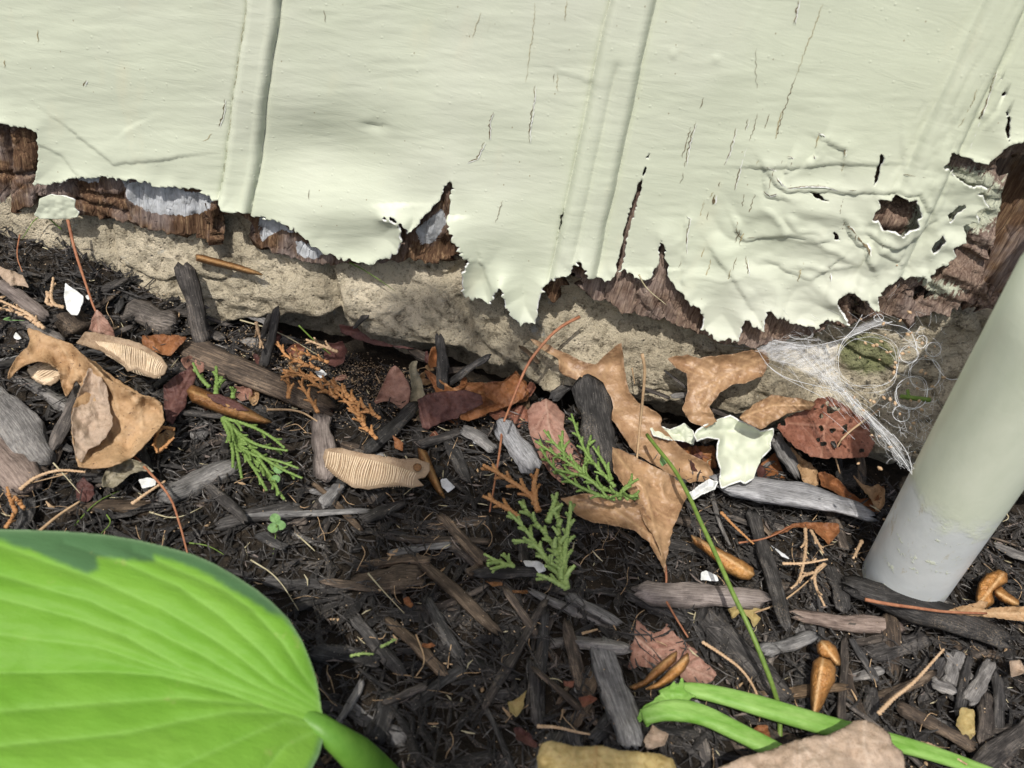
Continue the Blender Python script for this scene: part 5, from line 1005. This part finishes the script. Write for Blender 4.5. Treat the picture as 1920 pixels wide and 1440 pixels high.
for i in range(n):
    u = u - Tg[i]*(u@Tg[i]); u /= np.linalg.norm(u); w_ = np.cross(Tg[i], u)
    for j in range(KS): a = 2*math.pi*j/KS; V.append(cl[i] + rad*(math.cos(a)*u + math.sin(a)*w_))
for i in range(n-1):
    for j in range(KS): Fc.append([i*KS+j, i*KS+(j+1) % KS, (i+1)*KS+(j+1) % KS, (i+1)*KS+j])
Fc += [list(range(KS))[::-1], [(n-1)*KS+j for j in range(KS)]]
me = bpy.data.meshes.new('downpipe'); me.from_pydata([tuple(v-base) for v in V], [], Fc); me.update()
link('downpipe', me, q.m, label='round plastic downpipe painted sage green with a bare grey lower end at the right', cat='downpipe', loc=base)
def t_pipe(px_, py_, extra=0):
    d = ray(px_, py_); d0 = CAM - base; dp = d - (d@axis)*axis; op = d0 - (d0@axis)*axis; A = dp@dp; B = 2*dp@op; C = op@op-(rad+extra)**2
    disc = B*B-4*A*C; return (-B-math.sqrt(max(disc, 0)))/(2*A)

# ------------------------------------------------------------------ spider web between wall, stone and pipe
wa = P(1440, 640, .004); wb = PW(1650, 575, -.014); wc = CAM + t_pipe(1712, 885, .0005)*ray(1712, 885)
wn = np.cross(wb-wa, wc-wa); wn /= np.linalg.norm(wn)
if wn[1] > 0: wn = -wn
def PWEB(px_, py_, off=0):
    d = ray(px_, py_); t = ((wa-CAM)@wn - off*0)/(d@wn) - off; ts = float(tscene(px_, py_, 0)); t = min(t, ts-.0015); 
    t = min(t, (YP-.004-CAM[1])/d[1]) if py_ < 600 else t
    return CAM + max(t, .15)*d
wr = empty('spider_web', wa, label='white tangled spider web with round holes stretched from the foundation to the downpipe', cat='spider web')
def strand(m, pts, r, sag=0, n=14, off=0):
    q = resample(pts, n); m.tube(np.array([PWEB(a, b, off) for a, b in q]), r, 4)
m = MB()
main = [c6([(470,580),(600,600),(700,650),(820,700),(900,745),(1000,850),(1110,970),(1200,1060),(1282,1200)]),c6([(460,600),(560,680),(700,720),(900,760),(1040,880),(1180,1010)]),c6([(905,750),(960,840),(1010,910),(1130,990),(1200,1120),(1275,1210)]),
 c6([(1180,1000),(1250,1080),(1285,1160),(1290,1220)]),c6([(280,490),(340,465),(430,462),(560,480),(700,515),(820,490),(940,455),(1100,385),(1180,370)]),c6([(260,440),(400,460),(520,500),(640,520)]),c6([(400,480),(440,560),(490,630),(560,680),(680,740),(800,800)]),
 c6([(650,540),(760,640),(860,720)]),c6([(870,500),(860,600),(885,700),(905,750)]),c6([(940,455),(1100,500),(1190,560),(1210,640),(1190,730),(1100,770),(1020,770)]),c6([(1040,260),(1090,320),(1130,380),(1270,400),(1310,480),(1320,560)]),
 c6([(1230,720),(1190,760),(1200,830),(1260,860)]),c6([(1380,740),(1370,830),(1310,860),(1250,850)]),c6([(1400,580),(1440,640),(1490,700),(1560,690)]),c6([(1010,330),(960,420),(900,470),(870,560)]),c6([(900,740),(1000,860),(1100,960),(1260,1180)]),c6([(890,735),(980,870),(1120,1010),(1240,1140),(1290,1230)])]
for s_ in main: strand(m, s_, random.choice((.00006, .00009, .00012)), n=24)
for (cx_, cy_, rx, ry) in ((1628,677,57,50),(1735,700,29,29),(1708,735,30,31),(1705,664,17,16),(1502,624,24,12),(1648,596,9,7),(1750,655,14,14),(1690,775,16,16),(1728,640,10,12)):
    for k in range(2):
        ph = random.random()*6; sd0 = random.randint(0, 999); strand(m, [(cx_+rx*(1+.22*float(fbm(math.cos(a)*1.3+7, math.sin(a)*1.3+9, sd0, 2)))*math.cos(a), cy_+ry*(1+.22*float(fbm(math.cos(a)*1.3+7, math.sin(a)*1.3+9, sd0, 2)))*math.sin(a)) for a in np.linspace(ph, ph+6.283, 18)], .00007, n=34)
m.build('anchor_threads', MT['web'], wr)
m = MB(); HC = [(1628,677,52,46),(1735,700,27,27),(1708,735,28,29),(1705,664,15,14)]
def inhole(x, y): return any(((x-a)/c)**2+((y-b)/d)**2 < 1 for a, b, c, d in HC)
k = 0
while k < 520:      # tangle right of the big hole and the veil on its left
    u = random.random()
    if u < .5: a = (random.gauss(1712, 30), random.gauss(735, 66)); L_ = random.uniform(8, 34)
    elif u < .75: a = (random.gauss(1560, 60), random.gauss(650, 34)); L_ = random.uniform(25, 80)
    else:
        t = random.random(); a = (1500+200*t+random.gauss(0, 9*(1-t)+2), 665+215*t**1.25+random.gauss(0, 14*(1-t)+2)); L_ = random.uniform(40, 90)*(1-.6*t)
    an = random.uniform(0, 6.28) if u < .5 else random.gauss(.6, .45) if u < .75 else random.gauss(.85, .12)
    b_ = (a[0]+L_*math.cos(an), a[1]+L_*math.sin(an)); mid = ((a[0]+b_[0])/2, (a[1]+b_[1])/2)
    k += 1
    if inhole(*a) or inhole(*b_) or inhole(*mid) or max(a[0], b_[0]) > 1780 or max(a[1], b_[1]) > 885: continue
    strand(m, [a, (mid[0]+random.gauss(0, 3), mid[1]+random.gauss(0, 3)), b_], random.choice((.000025, .00003, .00005)), n=7, off=random.uniform(0, .003))
for i in range(40):
    a = (random.uniform(1355, 1480), random.uniform(622, 660)); b_ = (a[0]+random.uniform(30, 90), a[1]+random.uniform(-10, 20)); strand(m, [a, b_], .00004, n=5)
m.build('fine_threads', MT['web'], wr)
q = NT('web_veil', .5, .1); q.col((.85,.86,.88)); tb = q.n('ShaderNodeBsdfTransparent'); mx_ = q.n('ShaderNodeMixShader')
al = q.math('MULTIPLY', q.ramp(q.noise(1, 5, .7, sc=(160, 500, 160)), [(.35, .08), (.66, .45)]), q.ramp(q.attr('edge'), [(0, 1), (.9, 0)]))
q.l(al, mx_.inputs[0]); q.l(tb.outputs[0], mx_.inputs[1]); q.l(q.b.outputs[0], mx_.inputs[2]); q.l(mx_.outputs[0], q.t.nodes['Material Output'].inputs[0])
veil = c6([(330,470),(560,470),(760,500),(880,470),(1000,380),(1100,340),(1180,380),(1100,400),(950,460),(880,500),(862,600),(890,710),(950,790),(1080,900),(1220,1040),(1285,1210),(1180,1060),(1040,930),(900,800),(760,700),(640,640),(500,590),(430,540)])
def tv(X, Y, d3, lf):
    t = ((wa-CAM)@wn)/(d3@wn); t = np.minimum(t, tscene(X, Y)-.0015); return np.where(Y < 600, np.minimum(t, (YP-.004-CAM[1])/d3[:, 1]), t)
sheet('veil', veil, q.m, wr, tfun=tv, nz=0, jag=3, th=0, step=3)
m = MB()
for i in range(60):
    a = (random.gauss(1690, 50), random.gauss(690, 80))
    if a[0] > 1770: continue
    c = PWEB(*a); s_ = random.uniform(.0004, .0010); d_ = R.normal(0, 1, 3); d_ /= np.linalg.norm(d_); m.tube([c-d_*s_, c, c+d_*s_], [s_*.4, s_*.8, s_*.3], 5, .4)
m.build('caught_debris', MT['cedartan'], wr, kind='stuff')
m = MB(); strand(m, c6([(1225,790),(1300,800),(1395,810)]), .0009, n=6); strand(m, c6([(1265,755),(1275,805)]), .0008, n=4); m.build('caught_twig', MT['grass'], wr)

# ------------------------------------------------------------------ hosta leaf in the foreground
HB = [(-560,1180),(-400,1060),(-200,1008),(-60,992),(0,994),(60,995),(130,998),(200,1004),(260,1014),(310,1026),(360,1040),(400,1057),(440,1080),(480,1106),(510,1130),(540,1160),(565,1200),(580,1235),(592,1270),(598,1300),(602,1330),(608,1352),(606,1385),(598,1415),(580,1450),(545,1500),(450,1570),(300,1620),(50,1650),(-250,1620),(-480,1450)]
VE = [[(593,1357),(520,1333),(427,1300),(367,1283),(300,1267),(200,1260),(0,1262),(-400,1270)],[(600,1345),(500,1310),(367,1263),(300,1230),(233,1193),(133,1157),(0,1123),(-250,1090),(-450,1130)],[(592,1338),(467,1280),(367,1222),(283,1180),(167,1127),(0,1080),(-200,1050)],
 [(598,1330),(508,1280),(450,1232),(383,1188),(300,1140),(167,1083),(0,1024),(-150,1010)],[(600,1322),(535,1272),(485,1218),(417,1158),(333,1100),(233,1057),(120,1020)],[(602,1310),(565,1262),(530,1207),(475,1147),(417,1106),(333,1070),(250,1035)],
 [(595,1360),(533,1338),(433,1336),(333,1355),(233,1377),(0,1400),(-400,1420)],[(598,1365),(533,1352),(467,1380),(400,1410),(333,1440),(200,1490),(0,1540)],[(600,1370),(562,1385),(533,1400),(500,1440),(430,1500)],[(595,1358),(480,1322),(333,1310),(200,1320),(0,1335),(-400,1345)],[(600,1345),(460,1298),(300,1252),(180,1212),(0,1190),(-300,1170)]]
MARG = [(-560,980),(0,980),(640,980),(640,1340),(603,1318),(592,1262),(572,1212),(548,1180),(530,1158),(500,1146),(450,1116),(400,1085),(350,1060),(290,1042),(287,1055),(240,1050),(182,1046),(184,1070),(165,1076),(120,1058),(60,1034),(0,1014),(-200,1030),(-560,1150)]
step = 3.0; gx, gy = np.meshgrid(np.arange(-570, 620, step), np.arange(980, 1660, step))
X, Y, Fc = marching(poly_sdf(gx, gy, HB), gx, gy); sd = poly_sdf(X, Y, HB)
vd = np.full(X.shape, 1e9); vd0 = line_d(X, Y, VE[0])
for v_ in VE: vd = np.minimum(vd, line_d(X, Y, v_))
bs = smooth(0, 140, np.hypot(X-600, Y-1345))
lf = 0.0009*np.tanh(vd/16)*(.35+.65*bs) + .0010*fbm(X/120, Y/70, 141, 3) + .004*np.clip(sd/200, 0, 1)
lf = lf - .010*np.exp(-np.clip(sd, 0, 999)/60)*(.4) + .006*np.clip(vd0/160, 0, 1)
hc = CAM + .235*ray(400, 1250); hn = np.array([.05, -.22, 1.0]); hn /= np.linalg.norm(hn)
d3 = ray(X, Y); t = ((hc-CAM)@hn + lf)/(d3@hn)
mg = smooth(-7, 7, poly_sdf(X, Y, MARG) + 3*fbm(X/14, Y/10, 143, 2))
mg2 = smooth(18, 2, sd)*smooth(1340, 1400, Y)*.8
q = NT('hosta_leaf', .55, .18)
n1 = q.noise(1, 4, .6, sc=(22, 45, 45)); c = q.ramp(n1, [(.3, (.125,.300,.024)), (.7, (.180,.360,.045))])
c = q.mix(q.math('MULTIPLY', q.attr('vein'), .4), c, (.24,.44,.09)); c = q.mix(q.math('MULTIPLY', q.attr('margin'), .93), c, (.065,.145,.065))
c = q.mix(q.ramp(q.noise(130, 3), [(.66, 0), (.74, .3)]), c, (.38,.36,.14)); c = q.mix(q.math('MULTIPLY', q.attr('edge'), .4), c, (.42,.58,.33))
q.col(c); c = q.mix(q.ramp(q.noise(420, 3, .8), [(.70, 0), (.76, .5)]), c, (.30,.30,.12)); q.col(c)
q.bump(q.math('ADD', q.math('ADD', q.noise(1, 3, sc=(260, 900, 900)), q.math('MULTIPLY', q.voro(1100, 'DISTANCE_TO_EDGE'), .35)), q.math('MULTIPLY', q.noise(90, 3), 1.6)), .00035, .6); q.translucent(c, .2)
hr = empty('hosta', P(760, 1480), label='broad bright green hosta leaf with a dark margin in the lower left foreground', cat='hosta')
o = mk('leaf_blade', CAM + t[:, None]*d3, Fc, q.m, hr, attrs={'vein': np.exp(-(vd/5)**2), 'margin': np.maximum(mg, mg2), 'edge': np.exp(-np.clip(sd, 0, 99)/3)})
solidify(o, .0006, off=0)
def PH(px_, py_, dz=0): d = ray(px_, py_); return CAM + (((hc-CAM)@hn)/(d@hn)+dz)*d
pts = [PH(470, 1318, .004), PH(540, 1332, .004), PH(590, 1352, .003), PH(625, 1380, .004), PH(665, 1412, .012), CAM+.255*ray(710, 1450), CAM+.285*ray(790, 1530), P(900, 1640)]
qq = resample(pts, 40); m = MB(); m.tube(qq, np.interp(np.linspace(0, 1, 40), [0, .15, .3, 1], [.0008, .0032, .0054, .0060]), 14, 0, .8); m.build('leaf_stalk', m_simple('hosta_petiole', (0.075, 0.20, 0.02), (0.15, 0.31, 0.045), 1, 0.45, 0.0004, 0.3, 0.15, stretch=(60, 60, 60)), hr)

# cut green stalks at the bottom
sr = empty('green_stalks', P(1250, 1320), label='two cut green leaf stalks joined at a torn end at the bottom centre', cat='plant stalk')
def stalk(pts, w, name, flat=.7):
    q_ = resample([tuple(P(a, b, l)) for a, b, l, _ in pts], 44); ww = np.interp(np.linspace(0, 1, 44), np.linspace(0, 1, len(pts)), [p[3] for p in pts])
    m_ = MB(); r = np.array([px2m(a/2, c) for a, c in zip(ww, q_)]); k_ = 16; T = np.gradient(q_, axis=0); T /= np.linalg.norm(T, axis=1)[:, None]; V_ = []
    for i in range(44):
        s_ = np.cross(T[i], [0, 0, 1.0]); s_ /= np.linalg.norm(s_); u_ = np.cross(s_, T[i])
        for j in range(k_):
            a = 2*math.pi*j/k_; rr_ = r[i]*(1 - .38*math.exp(-((a-math.pi/2)/.5)**2))
            V_.append(q_[i]+rr_*(math.cos(a)*s_+flat*math.sin(a)*u_))
    F_ = [[i*k_+j, i*k_+(j+1) % k_, (i+1)*k_+(j+1) % k_, (i+1)*k_+j] for i in range(43) for j in range(k_)] + [list(range(k_))[::-1], [43*k_+j for j in range(k_)]]
    m_.add(V_, F_); return m_.build(name, MT['stalk'], sr)
stalk([(1240,1305,.010,22),(1275,1290,.012,34),(1340,1300,.013,42),(1430,1325,.014,42),(1540,1358,.014,38),(1650,1385,.014,34),(1760,1415,.012,30),(1880,1460,.010,28)], 40, 'stalk')
stalk([(1205,1345,.010,30),(1250,1330,.012,44),(1310,1335,.013,40),(1380,1370,.013,38),(1450,1405,.012,40),(1540,1460,.010,40)], 40, 'stalk')
sheet('torn_sheath', [(1194,1345),(1210,1325),(1240,1300),(1258,1288),(1263,1276),(1270,1290),(1278,1272),(1283,1294),(1302,1306),(1285,1318),(1262,1330),(1248,1345),(1226,1350),(1214,1362),(1208,1350),(1198,1356)], MT['stalk'], sr, lift=.013, n=(-.2,-.3,1), curl=.0, nz=.003, jag=4, th=.0008, seed=99)

# leafy bush added out of view behind the camera to softly shade the bed's middle
sh = empty('shrub', (.42, -1.55, 0), label='tall leafy shrub whose foliage shades the middle of the mulch bed', cat='shrub')
MT['shrubleaf'] = m_simple('shrub_leaf', (0.04, 0.09, 0.02), (0.08, 0.15, 0.04), 60, .5, tr=.2)
m = MB(); tips = []
def spray(outline, dist, n, size, on_wall=False):
    pl = np.array(outline, float); k = 0
    while k < n:
        a = R.uniform(pl[:, 0].min(), pl[:, 0].max()); b = R.uniform(pl[:, 1].min(), pl[:, 1].max())
        if poly_sdf(np.array([a]), np.array([b]), outline)[0] < 0: continue
        k += 1; d_ = dist*R.uniform(.9, 1.12); c = (PW(a, b, YP) if on_wall else P(a, b)) + SUN*d_
        nr_ = SUN + R.normal(0, .45, 3); nr_ /= np.linalg.norm(nr_); u = np.cross(nr_, R.normal(0, 1, 3)); u /= np.linalg.norm(u); v = np.cross(nr_, u); L_ = size*R.uniform(.7, 1.3)
        ring = [c + u*L_*x + v*L_*.5*y - nr_*L_*.12*abs(x) for x, y in ((-1, 0), (-.6, .7), (0, 1), (.6, .6), (1, 0), (.6, -.6), (0, -1), (-.6, -.7))]
        m.add(ring, [[0, 1, 2, 3, 4, 5, 6, 7]])
        if k % 12 == 0: tips.append(c)
0 and spray([(480,290),(560,270),(720,290),(740,330),(700,380),(540,400),(470,360)], 2.1, 7, .020, True)
spray([(520,640),(640,560),(800,560),(920,600),(1040,680),(1060,720),(1000,780),(800,850),(620,820),(480,740)], 1.5, 24, .017)
spray([(730,960),(760,900),(860,890),(1000,900),(1100,930),(1190,1000),(1210,1120),(1190,1250),(1150,1400),(1000,1480),(880,1490),(780,1400),(720,1250),(700,1080)], 1.5, 70, .019)
m.build('foliage', MT['shrubleaf'], sh, sm=False)
m = MB(); hub = np.array([.40, -1.5, .55]); m.tube(resample([(.42, -1.55, -.01), (.40, -1.53, .3), hub], 16), np.linspace(.016, .011, 16), 9)
for t_ in tips: m.tube(resample([hub, (hub+t_)/2 + np.array([0, 0, .12]), t_], 14), np.linspace(.006, .0012, 14), 6)
m.build('trunk', MT['dkbrown'], sh)
